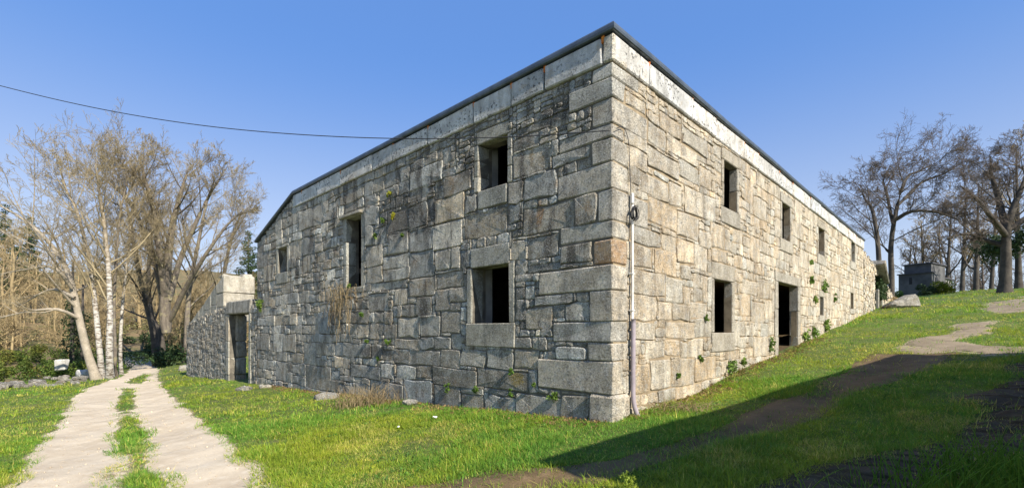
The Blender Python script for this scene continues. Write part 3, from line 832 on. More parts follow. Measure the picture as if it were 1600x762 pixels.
# overhead line
def pxp(u, v, Y): return ((u - 800) / F_ * Y, Y, CZ + (VH - v) / F_ * Y)
line = [pxp(-330, 40, 10.8), pxp(-160, 89, 10.4), pxp(0, 134, 10.0), pxp(150, 169, 9.7), pxp(300, 194, 9.4), pxp(450, 209, 9.1), pxp(620, 216.5, 8.75), pxp(800, 214, 8.3), pxp(953, 204, 7.93)]
tag(tube_obj('overhead_cable', curve_pts(line, 80), .008, 'black', None, 6), 'black twisted overhead cable sagging from the sky to the house corner', 'cable')
px0 = line[0]
pole = empty('utility_pole', (px0[0], px0[1], float(zg(px0[0], px0[1]))), 'weathered wooden pole beside the track carrying the black overhead cable', 'pole')
tube_obj('post', [(px0[0], px0[1], -1), (px0[0], px0[1], px0[2] + .4)], [.14, .10], 'wood', pole, 10)
tube_obj('insulator', [(px0[0], px0[1], px0[2] - .05), (px0[0] + .16, px0[1], px0[2] - .02)], .03, 'black', pole, 8)

# ------------------------------------------------------------------ ruined wall with gateway, beyond the gable's far end
RR = random.Random(21)
def P_s(u): return S_of(u)
g0, g1 = S_of(389), S_of(358)        # gateway
sEnd = S_of(291)
gz = zS(372, 490)
ruin = empty('ruined_wall', WS.P((LEN_S + sEnd) / 2, 0, -1), 'ruined rubble wall with stone gateway beside the far end of the house', 'wall')
def top_r(l):
    l = np.asarray(l, float)
    return np.interp(l, [LEN_S, g0, g1, g1 + .8, g1 + 2.0, g1 + 4.5, sEnd], [gz + .45, gz + .35, gz + .6, gz + .35, gz + .25, gz + .05, gz - .5]) + .07 * np.sin(l * 7) + .05 * np.sin(l * 17)
core_r = wall_core('core', WS, LEN_S + .02, sEnd, -2.4, lambda l: top_r(l) - .06, [(g0, g1, -1.6, gz)], .72, 'mortar_gable', ruin, .02)
blkR = [(g0, g1, -1.6, gz), (g0 - .25, g1 + .45, gz, gz + .62), (g1, g1 + .5, -1.6, gz), (g0 - .3, g0, -1.6, gz)]
block('lintel', WS, g0 - .22, g1 + .42, -.72, .04, gz + .005, gz + .62, 'ruin', ruin, RR, .04, .02, (.95, .97, 1))
zz = [-1.7, -.55, .3, 1.1, gz]
for k in range(4):
    block('gate_jamb', WS, g1 + .005, g1 + .48, -.26, .03, zz[k] + .008, zz[k + 1] - .008, 'dressed_pale' if k % 2 else 'dressed', ruin, RR, .02, .008, tints(RR, .1, .02))
    block('gate_jamb', WS, g1 + RR.uniform(.02, .2) - .22, g1 + .4, -.75, -.30, zz[k] + .01, zz[k + 1] - .02, 'ruin', ruin, RR, .06, .03, tints(RR, .15, .03))
    block('gate_jamb', WS, g0 - .28, g0 - .005, -.5, .03, zz[k] + .008, zz[k + 1] - .008, 'dressed', ruin, RR, .02, .008, tints(RR, .1, .02))
rR = fill([], blkR, LEN_S + .05, sEnd, -1.7, top_r, .04, RR, lambda l, z: (RR.uniform(.22, .75), RR.uniform(.14, .30)))
emit(WS, core_r, rR, 'ruin', 2.2, .03, .005, .010, None, 150, .018, RR, .22, .05, below=True)
# ashlar gable fragment standing on it
ash = empty('gable_fragment', WS.P(g1 + 4, -.5, gz), 'leaning ashlar gable fragment with sunlit pale end above the ruined wall', 'masonry')
a0, a1 = g1 + 1.3, sEnd - .3
nC = 6; zlow = gz - .3
for k in range(nC):
    l0 = a0 + (a1 - a0) * k / nC; l1 = a0 + (a1 - a0) * (k + 1) / nC
    zt_ = gz + 2.1 - (k + .5) * .42
    nrow = max(1, int(round((zt_ - zlow) / .75)))
    for r_ in range(nrow):
        b0 = zlow + (zt_ - zlow) * r_ / nrow; b1 = zlow + (zt_ - zlow) * (r_ + 1) / nrow
        block('ashlar_block', WS, l0 + .012, l1 - .012, -1.55, -.08 + RR.uniform(-.02, .02), b0 + .008, b1 - .008, 'dressed_pale' if k == 0 else 'dressed', ash, RR, .03, .02, tints(RR, .1, .02))
        if r_ == nrow - 1:
            o_ = bpy.context.scene.objects[-1] if False else ash.children[-1]
            for v_ in o_.data.vertices:
                if v_.co.z > 0:
                    lw = ((v_.co.x * SD[0] + v_.co.y * SD[1])); v_.co.z -= lw * .42 / ((a1 - a0) / nC)
block('cap_stone', WS, a0 + .1, a0 + .6, -1.5, -1.0, gz + 1.9, gz + 2.2, 'dressed_pale', ash, RR, .05, .03)
block('cap_stone', WS, a0 + .25, a0 + .9, -.7, -.12, gz + 1.9, gz + 2.12, 'dressed_pale', ash, RR, .06, .04)

# ruined bay beyond the right-hand end of the long wall --------------------
bay = empty('ruined_bay', WT.P(LEN_T + 2, 0, 2.5), 'tumbledown tan stone bay with slanting cap slab at the far end of the house', 'wall')
tb = T_of(1390)
def top_b(l):
    l = np.asarray(l, float)
    return np.interp(l, [LEN_T, LEN_T + 1.8, LEN_T + 3.6, tb - 2, tb + 2.5], [6.1, 5.95, 5.8, 5.1, 4.2]) + .12 * np.sin(l * 5)
db0, db1 = T_of(1367), T_of(1377)
WTb = Wall(xy_of(0, 0) + NR * .02, TD, NR)
core_b = wall_core('core', WTb, LEN_T + .03, tb + 2.5, 1.2, lambda l: top_b(l) - .05, [(db0, db1, 1.5, 5.2)], .7, 'mortar_long', bay)
blkB = [(db0 - .02, db1 + .02, 1.5, 5.2), (db1, db1 + .4, 1.5, 4.4)]
rB = fill([], blkB, LEN_T + .05, tb + 2.5, 1.6, top_b, .04, RR, lambda l, z: (RR.uniform(.2, .6), RR.uniform(.12, .26)))
emit(WTb, core_b, rB, 'long', 2.9, .03, .006, .02, None, 120, .03, RR, .2, .06, below=True)
for k in range(3):
    block('gate_jamb', WTb, db1 + .01, db1 + .42, -.4, .05, 2.2 + k * .75, 2.2 + (k + 1) * .75 - .02, 'dressed', bay, RR, .025, .01, tints(RR, .08, .02))
block('gate_post', WTb, db0 + .25, db0 + .5, .0, .14, 1.9, 4.25, 'dressed', bay, RR, .02, .01)
V, F = cham_box((2.4, .8, .34), .05, RR, .04)
ca, sa = math.cos(-.45), math.sin(-.45)
V = np.stack([V[:, 0] * ca - V[:, 2] * sa, V[:, 1], V[:, 0] * sa + V[:, 2] * ca], 1)
Wp = WTb.P(V[:, 0] + (db0 + db1) / 2 + .1, V[:, 1] + .05, V[:, 2] + 5.45)
mesh_np('cap_slab', Wp, [f[::-1] for f in F], 'ruin', bay, (.9, .92, .95), False, Wp.mean(0))

# ------------------------------------------------------------------ barn behind the photographer's right that throws the big shadow
def shadow_foot(u, v, H):
    x, y = gp(u, v); z = float(terr0(x, y)); q = (H - z) / math.tan(SUN_EL); return np.array([x, y]) + to_sun_h * q
BH = 4.6
pA, pB = shadow_foot(832, 722, BH), shadow_foot(1405, 552, BH)
bd = (pB - pA); bl = np.linalg.norm(bd); bd /= bl; bn = np.array([bd[1], -bd[0]])
barn = empty('neighbouring_barn', (*(pA + bd * bl / 2 + bn * 3), .3), 'plain low rendered barn across the muddy yard, throwing the long shadow', 'building')
def bbox(name, l0, l1, d0, d1, z0, z1, mat):
    p = pA + bd * l0 + bn * d0
    V, F = box_vf((p[0], p[1], z0), np.append(bd * (l1 - l0), 0), np.append(bn * (d1 - d0), 0), (0, 0, z1 - z0))
    mb = MB(); mb.add(V, [f[::-1] for f in F]); return mb.build(name, mat, barn)
bbox('wall', .15, bl - .15, .2, 6.8, -1, BH - .12, 'plaster')
mb = MB(); V = []
for l in (0, bl):
    for d, z in ((0, BH - .1), (3.5, BH + .75), (7, BH - .1), (7, BH), (3.5, BH + .85), (0, BH)):
        p = pA + bd * l + bn * d; V.append((*p, z))
F = [(i, (i + 1) % 6, 6 + (i + 1) % 6, 6 + i) for i in range(6)] + [(0, 1, 4, 5), (1, 2, 3, 4), (6, 7, 10, 11), (7, 8, 9, 10)]
mb.add(V, F); mb.build('roof', 'slate', barn)
bbox('door', 4, 6.6, .14, .19, .2, 3.1, 'wood')
for l in (1.6, 9.0): bbox('window', l, l + .9, .15, .19, 1.6, 2.6, 'slate')

# ------------------------------------------------------------------ far concrete shed
def face_cam(u, v, Y):
    return np.array([(u - 800) / F_ * Y, Y]), CZ + (VH - v) / F_ * Y
c0, zsh = face_cam(1404, 460, 50)
sax = np.array([.53, -.848]); say = np.array([.848, .53])
shed = empty('concrete_shed', (*c0, zsh), 'grey block shed with flat stepped roof in shade beyond the boulder', 'building')
def sbox(name, x0, x1, y0, y1, z0, z1, mat, par=shed):
    q = c0 + sax * x0 + say * y0; V, F = box_vf((*q, zsh + z0), (*(sax * (x1 - x0)), 0), (*(say * (y1 - y0)), 0), (0, 0, z1 - z0)); mb = MB(); mb.add(V, F); return mb.build(name, mat, par)
sbox('wall', 0, 2.75, .0, 2.4, -1.5, 2.05, 'concrete'); sbox('wall', .25, 2.5, .7, 4.6, -1.5, 3.05, 'concrete')
sbox('roof', .1, 2.62, .55, 4.75, 3.052, 3.17, 'slate'); sbox('roof', -.12, 2.86, -.12, .69, 2.052, 2.15, 'slate')
sbox('wall', 1.1, 2.3, 4.62, 7.0, -1.5, 1.75, 'plaster'); sbox('roof', .9, 2.5, 4.65, 7.2, 1.752, 1.86, 'slate')
sbox('window', .9, 1.15, -.03, .1, 1.0, 1.7, 'black'); sbox('window', 2.72, 2.78, .9, 1.5, .9, 1.6, 'black'); sbox('door', 2.27, 2.33, 5.3, 5.9, 0, 1.3, 'black')

# ------------------------------------------------------------------ boulders and loose stones
def boulder(name, loc, size, mat, seed, label=None, cat='boulder', parent=None, sq=.25, group=None, dim=1.0):
    rr = np.random.default_rng(seed); nu, nv = 10, 7; V = []; F = []
    ph = rr.uniform(0, 6.28, 6)
    for i in range(nv):
        th = math.pi * (i + .3) / (nv - .4) if 0 < i < nv - 1 else (0.12 if i == 0 else math.pi - .1)
        for j in range(nu):
            a = 2 * math.pi * j / nu
            d = np.array([math.sin(th) * math.cos(a), math.sin(th) * math.sin(a), math.cos(th)])
            d = np.sign(d) * np.abs(d) ** (1 - sq * 1.6)
            r = 1 + .16 * math.sin(2 * a + ph[0]) + .12 * math.sin(3 * a + ph[1] + th * 2) + rr.uniform(-.07, .07)
            V.append(d * r * np.array(size) / 2)
    for i in range(nv - 1):
        for j in range(nu):
            q = (j + 1) % nu; F.append((i * nu + j, (i + 1) * nu + j, (i + 1) * nu + q, i * nu + q))
    F += [tuple(range(nu)), tuple(range((nv - 1) * nu, nv * nu))[::-1]]
    an = rr.uniform(0, 6.28); ca, sa = math.cos(an), math.sin(an)
    V = np.array(V); V = np.stack([V[:, 0] * ca - V[:, 1] * sa, V[:, 0] * sa + V[:, 1] * ca, V[:, 2]], 1) + np.array(loc)
    o = mesh_np(name, V, F, mat, parent, tuple(rr.uniform(.8, 1.15, 1).repeat(3) * dim), False, loc)
    if label: tag(o, label, cat, group)
    return o
def gz3(u, v, up=0.0):
    x, y = gp(u, v); return np.array([x, y, float(zg(x, y)) + up])
p = gz3(1418, 481)
V, F = cham_box((1.7, 1.2, .8), .2, RR, .15)
V[:, 2] += np.where(V[:, 0] > 0, .1, -.25) * (V[:, 2] > 0); V = V + p + np.array([.1, .6, .22])
tag(mesh_np('boulder', V, F, 'ruin', None, (1, 1, 1), False, V.mean(0)), 'big pale sunlit boulder lying in the grass beyond the house end', 'boulder')
for k, (u, v, sx, up, lb) in enumerate([(383, 610, .62, .02, 'low flat pale stone at the foot of the far house corner'), (414, 607, .4, .05, 'small stone just right of the flat pale stone at the wall foot'),
        (512, 622, .8, .02, 'flat buried slab along the foot of the gable wall left of dry grass'), (641, 633, .36, .06, 'small rounded stone beside the dry grass clump at the wall foot'),
        (287, 580, .7, .2, 'mossy rubble stone at the outer foot of the ruined wall'), (130, 592, .9, .35, 'squat pale boulder left of the leaning pale trunk')]):
    boulder('loose_stone', gz3(u, v, up), (sx, sx * .75, sx * (.6 if k > 3 else .38)), 'pale_stone' if k == 5 else 'ruin', 60 + k, lb, 'stone')
tag(mesh_np('standing_stone', *(lambda q: (q[0] + gz3(48, 600, .75) + np.array([0, 2.2, .35]), q[1]))(cham_box((.75, .45, .75), .06, RR, .06)), 'pale_stone', None, (1.1, 1.1, 1.1), False, None), 'upright white block standing among the scrub at the left edge', 'stone')
for k, (u, v, lb) in enumerate([(680, 654, 'scrap of white litter in the grass below the gable wall'), (623, 667, 'tiny pale litter scrap lying in the grass left of the larger one')]):
    V, F = cham_box((.085 - .045 * k, .05, .03), .015, RR, .012); V = V + gz3(u, v, .06)
    tag(mesh_np('litter', V, F, 'litter', None, None, False, V.mean(0)), lb, 'litter')
# low tumbled boundary wall on the left
bw = empty('boundary_wall', gz3(60, 605), 'low tumbled dry-stone boundary wall along the left edge of the meadow', 'wall')
for k in range(42):
    f = R.random(); u = -60 + 190 * f; v = 612 - 12 * f + R.uniform(-7, 3)
    q = gz3(u, v, R.uniform(-.1, .3)); s = R.uniform(.35, .75)
    boulder('stone', q, (s, s * .8, s * .5), 'ruin', 200 + k, None, parent=bw, dim=.5)

# ------------------------------------------------------------------ vegetation
def leafmat(name, ca, cb, trans=.45, rough=.6):
    n = NT(name, rough); n.b.inputs['Specular IOR Level'].default_value = .2
    c = n.mix(n.ramp(n.noise(1.2, 3), .35, .65), ca, cb)
    c = n.mix(1.0, c, n.attr('tint'), 'MULTIPLY')
    n.L.new(c, n.b.inputs['Base Color'])
    tr = n.N.new('ShaderNodeBsdfTranslucent'); n.L.new(c, tr.inputs[0])
    mx = n.N.new('ShaderNodeMixShader'); mx.inputs[0].default_value = trans
    n.L.new(n.b.outputs[0], mx.inputs[1]); n.L.new(tr.outputs[0], mx.inputs[2])
    n.L.new(mx.outputs[0], n.N['Material Output'].inputs[0]); return n.m
M['grass'] = leafmat('grass_blades', (.25, .36, .042), (.175, .295, .036), .42)
M['leaf'] = leafmat('green_leaves', (.17, .25, .045), (.11, .19, .035), .4)
M['evergreen'] = leafmat('evergreen', (.035, .065, .022), (.05, .08, .03), .25)
M['yellow_leaf'] = leafmat('yellow_flowers', (.55, .45, .03), (.35, .38, .05), .4)
M['dry'] = leafmat('dry_stalks', (.40, .31, .17), (.30, .22, .12), .3)
n = NT('bark_grey', .95)
c = n.mix(n.ramp(n.noise(1.0, 5, .7, n.mapping((6, 6, 1.5))), .35, .65), (.22, .185, .145), (.12, .10, .08))
c = n.mix(n.ramp(n.noise(2.2, 5, .7), .50, .66, 0, .7), c, (.34, .30, .16)); M['bark_yellow'] = n.done(c, n.bump(n.noise(5, 5, .7, n.mapping((6, 6, 1.5))), .9, .06))
M['bark_pale'] = simple('pale_bark', (.40, .345, .265), (.27, .23, .17), 2, .95, 6, .04, .6, 14)
M['bark_dark'] = simple('dark_bark', (.105, .09, .072), (.06, .052, .043), 1.5, .95, 6, .06, .8)
M['twig_yellow'] = simple('yellow_twigs', (.33, .27, .16), (.225, .18, .105), .5, .9)
M['twig_grey'] = simple('grey_twigs', (.145, .115, .09), (.10, .08, .062), .4, .9)
M['twig_brown'] = simple('brown_twigs', (.36, .275, .145), (.25, .19, .10), .12, .9)
n = NT('birch_bark', .8)
c = n.mix(n.ramp(n.noise(1.0, 4, .7, n.mapping((3, 3, 9))), .46, .58), (.56, .54, .49), (.06, .05, .042))
c = n.mix(n.ramp(n.noise(1.5, 4), .55, .7, 0, .6), c, (.22, .17, .12)); sz_ = n.N.new('ShaderNodeSeparateXYZ'); n.L.new(n.pos(), sz_.inputs[0]); c = n.mix(n.ramp(sz_.outputs[2], 4, 9, 0, .85), c, (.27, .215, .13)); M['birch'] = n.done(n.mix(.35, c, (.26, .21, .15)), n.bump(n.noise(8, 4), .5, .03))

def norm(v): return v / (np.linalg.norm(v) + 1e-9)
class TreeGen:
    def __init__(self, seed): self.r = np.random.default_rng(seed); self.out = []
    def grow(self, P, rad, L, lvl, prm, f0=None, num=None):
        """children of N branches at once: P (N,k,3), rad (N,k), L (N)"""
        self.out.append((lvl, P, rad))
        if lvl >= prm['max']: return
        r = self.r; N, kp, _ = P.shape; nk = int(num or prm['n'][lvl]); lo = f0 if f0 is not None else prm['lo'][lvl]
        f = lo + (1 - lo) * (np.arange(nk)[None] + r.uniform(.05, .95, (N, nk))) / nk
        q = f * (kp - 1); i = np.minimum(q.astype(int), kp - 2); w = (q - i)[..., None]; ar = np.arange(N)[:, None]
        p = P[ar, i] * (1 - w) + P[ar, i + 1] * w
        dd = P[ar, i + 1] - P[ar, i]; dd = dd / (np.linalg.norm(dd, axis=-1, keepdims=True) + 1e-9)
        rr_ = rad[ar, i] * (1 - w[..., 0]) + rad[ar, i + 1] * w[..., 0]
        rv = r.normal(0, 1, dd.shape); a = np.cross(dd, rv); a /= np.linalg.norm(a, axis=-1, keepdims=True) + 1e-9
        ang = np.radians(r.normal(prm['ang'][lvl], 11, (N, nk)))[..., None]
        d = dd * np.cos(ang) + a * np.sin(ang)
        cl = L[:, None] * prm['len'][lvl] * r.uniform(.6, 1.25, (N, nk)) * (1 - (.45 if lvl == 0 else .3) * f)
        d = d.reshape(-1, 3); p = p.reshape(-1, 3); cl = cl.ravel(); r0 = np.minimum(rr_.ravel() * prm['rr'], cl * .03) 
        lv = lvl + 1; npts = prm.get('np', [10, 7, 5, 3, 2, 2])[min(lv, 5)]
        pts = [p]
        for k in range(npts - 1):
            d = d + r.normal(0, prm['wig'] * (1 + .12 * lv), d.shape); d[:, 2] += prm['up'][min(lv, len(prm['up']) - 1)]
            d = d / (np.linalg.norm(d, axis=1, keepdims=True) + 1e-9); p = p + d * (cl / (npts - 1))[:, None]; pts.append(p)
        Pn = np.stack(pts, 1); rn = np.maximum(r0[:, None] * (1 - np.linspace(0, 1, npts) * .75)[None], prm['rmin'])
        self.grow(Pn, rn, cl, lv, prm)
    def trunk(self, ctrl, r0, r1, prm, npts=16, f0=.35, num=None):
        P = curve_pts(ctrl, npts); rad = np.linspace(0, 1, npts); rad = r0 * (1 - rad) ** .85 + r1
        if float(P[0][2]) < float(zg(P[0][0], P[0][1])) + .3: rad[0] *= 1.35; rad[1] *= 1.06
        else: rad[0] *= .7
        L = np.linalg.norm(np.diff(P, axis=0), axis=1).sum()
        self.grow(P[None], rad[None], np.array([L]), 0, prm, f0, num)
    def arrays(self, split):
        res = []
        for lo, hi in ((0, split), (split, 99)):
            Vs, Fs, b = [], [], 0
            for lvl, P, rad in self.out:
                if not lo <= lvl < hi: continue
                V, F = tubes(P, rad, 9 if lvl == 0 else 5 if lvl == 1 else 3)
                Vs.append(V); Fs.append(F + b); b += len(V)
            res.append((np.concatenate(Vs), np.concatenate(Fs)) if Vs else None)
        return res
def tree_obj(name, gens, base, label, bark, twig, split=2, group=None):
    t = empty(name, base, label, 'tree', group)
    for g in gens:
        a, b = g.arrays(split)
        mesh_np('trunk', a[0], a[1], bark, t, None, True)
        if b: mesh_np('crown', b[0], b[1], twig, t, None, False)
    return t
def prm(**k):
    d = dict(wig=.055, up=[.05, .06, .06, .05, .04], n=[14, 8, 6, 5], lo=[.35, .2, .15, .1], len=[.45, .55, .5, .5], ang=[48, 42, 40, 38], rr=.5, rmin=.009, max=4); d.update(k); return d
def tp3(u, v, Y, dy=0): return np.array(pxp(u, v, Y + dy))
def gbase(u, Y): x = (u - 800) / F_ * Y; return np.array([x, Y, float(zg(x, Y)) - .15])

# left: leaning pale trunk, birches, big many-stemmed tree
g = TreeGen(1); Y = 31.0
g.trunk([gbase(152, Y), tp3(135, 545, Y), tp3(120, 480, Y, .2), tp3(108, 430, Y, .5), tp3(82, 385, Y, 1), tp3(40, 345, Y, 1.5), tp3(-20, 310, Y, 2)], .24, .03, prm(up=[0, .04, .05, .03, .0], n=[12, 7, 5, 4]), f0=.3)
for ctrl in ([tp3(112, 450, Y), tp3(85, 418, Y, -1), tp3(45, 420, Y, -1.5), tp3(0, 428, Y, -2)], [tp3(122, 497, Y), tp3(90, 483, Y, -1), tp3(40, 487, Y, -1.6), tp3(-15, 500, Y, -2)], [tp3(117, 465, Y), tp3(80, 452, Y, .5), tp3(30, 478, Y, .6)]):
    g.trunk(ctrl, .11, .015, prm(n=[9, 5, 4, 3], len=[.35, .5, .5, .5]), 10, .35)
tree_obj('leaning_tree', [g], gbase(152, Y), 'pale-barked tree leaning left over the track verge with low arching limbs', 'bark_pale', 'twig_yellow')
BP = prm(up=[.0, .10, .09, .06, .04], n=[26, 7, 5, 5], ang=[44, 38, 38, 36], len=[.34, .5, .5, .5], rmin=.007, rr=.40)
for k, (ub, Yb, ctrl, r0, lb) in enumerate([
    (160, 31.8, [(155, 540), (148, 470), (138, 400), (120, 330), (104, 298), (95, 266)], .17, 'white birch standing close behind the pale leaning trunk'),
    (172, 31.4, [(171, 545), (172, 480), (168, 400), (160, 330), (154, 292), (149, 256)], .20, 'thickest white birch in the clump beside the track'),
    (181, 33.5, [(180, 550), (178, 480), (182, 400), (188, 330), (195, 300), (202, 264)], .11, 'slim yellowish birch at the track side of the clump'),
    (190, 36.0, [(188, 545), (192, 470), (200, 400), (205, 340), (212, 305), (218, 270)], .11, 'slender pale birch behind the clump nearest to the track')]):
    g = TreeGen(20 + k); g.trunk([gbase(ub, Yb)] + [tp3(u, v, Yb, (i - 2) * .3) for i, (u, v) in enumerate(ctrl)], r0, .02, BP, 18, .32)
    tree_obj('birch_tree', [g], gbase(ub, Yb), lb, 'birch' if k != 2 else 'bark_yellow', 'twig_yellow', 1, 'birch clump beside the track')
Y = 37.5; g = TreeGen(41)
OP = prm(up=[.03, .08, .09, .08, .06], n=[14, 8, 7, 5], ang=[42, 42, 40, 36], len=[.36, .5, .5, .5], rmin=.008, rr=.42)
b0 = gbase(263, Y)
for ctrl, r0 in (([tp3(260, 520, Y), tp3(258, 470, Y), tp3(262, 410, Y), tp3(270, 350, Y), tp3(283, 300, Y), tp3(295, 262, Y)], .40),
                 ([tp3(256, 480, Y), tp3(245, 420, Y, 1), tp3(228, 370, Y, 2), tp3(205, 320, Y, 2), tp3(170, 285, Y, 2), tp3(130, 262, Y, 2)], .22),
                 ([tp3(258, 470, Y), tp3(250, 400, Y, -1), tp3(240, 330, Y, -1.5), tp3(228, 285, Y, -2), tp3(218, 245, Y, -2)], .24),
                 ([tp3(264, 470, Y), tp3(280, 410, Y, 1), tp3(305, 350, Y, 1), tp3(330, 300, Y, 1), tp3(348, 272, Y, 1)], .22),
                 ([tp3(266, 500, Y), tp3(290, 450, Y, -1), tp3(320, 400, Y, -2), tp3(352, 355, Y, -2), tp3(378, 330, Y, -2)], .18)):
    g.trunk([b0] + ctrl if r0 > .4 else ctrl, r0, .03, OP, 15, .22)
tree_obj('spreading_tree', [g], b0, 'big many-limbed bare tree with yellow lichened bark where the track bends', 'bark_yellow', 'twig_yellow')
for k, (ub, Yb, tops, r0, lb) in enumerate([(246, 44, [(240, 520), (228, 470), (212, 400), (200, 330), (190, 280)], .30, 'dark bare tree leaning left over the far bend of the track'),
        (256, 47, [(250, 520), (236, 490), (232, 420), (240, 350), (250, 300)], .30, 'dark straight tree behind the big lichened tree'),
        (292, 45, [(292, 520), (296, 450), (310, 380), (322, 320), (335, 280)], .26, 'bare tree rising behind the ruined wall left end'),
        (345, 50, [(345, 500), (350, 430), (360, 380), (372, 345), (380, 325)], .24, 'bare yellowish tree behind the ruined gateway')]):
    g = TreeGen(50 + k); g.trunk([gbase(ub, Yb)] + [tp3(u, v, Yb, i * .2) for i, (u, v) in enumerate(tops)], r0, .03, OP, 14, .28)
    tree_obj('bare_tree', [g], gbase(ub, Yb), lb, 'bark_dark' if k < 2 else 'bark_yellow', 'twig_yellow', 2, 'bare trees along the track')

# right: two open-crowned trees by the house end, big oak, thinner ones behind
RP = prm(wig=.075, up=[.02, .03, .04, .04, .03], n=[12, 8, 6, 5], ang=[46, 46, 46, 46], len=[.44, .52, .56, .66], rmin=.008, rr=.32)
Y = 36.0; g = TreeGen(71); b0 = gbase(1376, Y)
g.trunk([b0, tp3(1374, 420, Y), tp3(1370, 365, Y), tp3(1362, 325, Y, .4), tp3(1352, 312, Y, .8), tp3(1346, 296, Y, 1)], .18, .03, RP, 14, .3)
tree_obj('bare_tree', [g], b0, 'smaller bare tree rising directly behind the far end of the house', 'bark_dark', 'twig_grey', 2, 'bare trees on the hilltop')
g = TreeGen(72); Y = 37.5; b0 = gbase(1392, Y)
g.trunk([b0, tp3(1393, 430, Y), tp3(1392, 385, Y), tp3(1400, 330, Y), tp3(1415, 280, Y, .5), tp3(1434, 268, Y, 1), tp3(1456, 258, Y, 1)], .20, .03, RP, 16, .25, 16)
g.trunk([tp3(1397, 345, Y), tp3(1425, 330, Y, -1), tp3(1465, 332, Y, -1.5), tp3(1500, 345, Y, -2)], .15, .02, RP, 10, .2)
g.trunk([tp3(1404, 320, Y), tp3(1440, 285, Y, 1), tp3(1474, 272, Y, 1.5), tp3(1504, 254, Y, 2)], .11, .02, RP, 10, .2)
g.trunk([tp3(1396, 355, Y), tp3(1385, 300, Y, 1), tp3(1380, 282, Y, 1.5), tp3(1392, 258, Y, 2)], .11, .02, RP, 10, .2)
tree_obj('bare_tree', [g], b0, 'tall open-crowned bare tree spreading right beyond the house end', 'bark_dark', 'twig_grey', 2, 'bare trees on the hilltop')
g = TreeGen(73); Y = 36.0; b0 = gbase(1570, Y)
KP = prm(wig=.085, up=[.02, .02, .03, .03, .02], n=[12, 8, 6, 5], ang=[52, 48, 46, 46], len=[.42, .52, .56, .66], rmin=.008, rr=.32)
g.trunk([b0, tp3(1572, 410, Y), tp3(1573, 365, Y), tp3(1585, 320, Y), tp3(1600, 285, Y), tp3(1610, 250, Y)], .34, .05, KP, 14, .35)
for ctrl, r0 in (([tp3(1573, 370, Y), tp3(1550, 340, Y, -1), tp3(1525, 310, Y, -1.5), tp3(1500, 290, Y, -2)], .2), ([tp3(1574, 365, Y), tp3(1560, 310, Y, 1), tp3(1550, 275, Y, 1.5), tp3(1547, 245, Y, 2)], .22),
                 ([tp3(1576, 360, Y), tp3(1620, 330, Y, 0), tp3(1660, 310, Y, 0), tp3(1700, 290, Y)], .22), ([tp3(1572, 385, Y), tp3(1540, 375, Y, 1), tp3(1510, 365, Y, 1), tp3(1480, 372, Y, 1)], .18)):
    g.trunk(ctrl, r0, .03, KP, 11, .2)
tree_obj('oak_tree', [g], b0, 'massive thick-trunked bare oak at the right edge of the hilltop', 'bark_dark', 'twig_grey', 2)
for k, (ub, Yb, tv, lb) in enumerate([(1592, 43, 230, 'bare tree half hidden directly behind the massive oak'), (1525, 52, 285, 'thin bare tree left of the massive oak'), (1503, 58, 300, 'thin leaning bare tree right of the grey shed'), (1478, 62, 318, 'slim bare tree rising behind the grey shed'), (1444, 66, 345, 'low bushy bare tree behind the shed roof'), (1415, 68, 375, 'small bare tree between the house end and the shed'), (1548, 60, 300, 'bare tree deep behind the thin trunks beside the oak')]):
    g = TreeGen(80 + k); lean = R.uniform(-14, 14)
    vb = VH - (gbase(ub, Yb)[2] - CZ) / Yb * F_
    g.trunk([gbase(ub, Yb)] + [tp3(ub + lean * f, vb + (tv - vb) * f, Yb, f) for f in (.25, .5, .75, 1)], .24, .03, prm(wig=.10, n=[15, 6, 5, 4], ang=[46, 42, 42, 40], len=[.40, .5, .5, .5], rmin=.014), 12, .2)
    tree_obj('bare_tree', [g], gbase(ub, Yb), lb, 'bark_dark', 'twig_grey' if k % 2 else 'twig_brown', 2, 'bare trees on the hilltop')

# woodland mass on the slope behind the left trees (and a thinner belt behind the right ones)
def woodland(name, spots, twig, label):
    prot = []
    for sd in range(4):
        g = TreeGen(300 + sd); z = np.zeros(3)
        g.trunk([z, z + [.2, 0, 3], z + [.5, .3, 6], z + [.3, .2, 9], z + [.6, 0, 12]], .20, .03, prm(wig=.10, n=[15, 6, 4, 3], ang=[50, 45, 42, 40], len=[.36, .5, .5, .5], lo=[.08, .15, .15, .1], rmin=.021, max=3, np=[8, 6, 3, 2, 2, 2]), 10, .08)
        a, b = g.arrays(2); prot.append((np.concatenate([a[0], b[0]]), np.concatenate([a[1], b[1] + len(a[0])])))
    Vs, Fs, b = [], [], 0
    for k, (x, y, sc_) in enumerate(spots):
        V, F = prot[k % 4]; an = R.uniform(0, 6.28); ca, sa = math.cos(an), math.sin(an)
        V = np.stack([V[:, 0] * ca - V[:, 1] * sa, V[:, 0] * sa + V[:, 1] * ca, V[:, 2]], 1) * sc_ + np.array([x, y, float(zg(x, y)) - .2])
        Vs.append(V); Fs.append(F + b); b += len(V)
    o = mesh_np(name, np.concatenate(Vs), np.concatenate(Fs), twig, None, None, False)
    tag(o, label, 'woodland'); o['kind'] = 'stuff'; return o
spots = []
for k in range(84):
    u = R.uniform(-110, 410); Y = R.uniform(48, 95)
    if 175 < u < 262 and Y < 70: continue
    spots.append(((u - 800) / F_ * Y, Y, R.uniform(.7, 1.1) * (.75 if u > 250 else 1)))
for k in range(85):
    u = R.uniform(-110, 410) if k % 3 else R.uniform(290, 415); Y = R.uniform(48, 78)
    if 175 < u < 262 and Y < 62: continue
    spots.append(((u - 800) / F_ * Y, Y, R.uniform(.3, .6)))
woodland('woodland', spots, 'twig_brown', 'dense brown leafless wood on the slope behind the birches')
spots = []
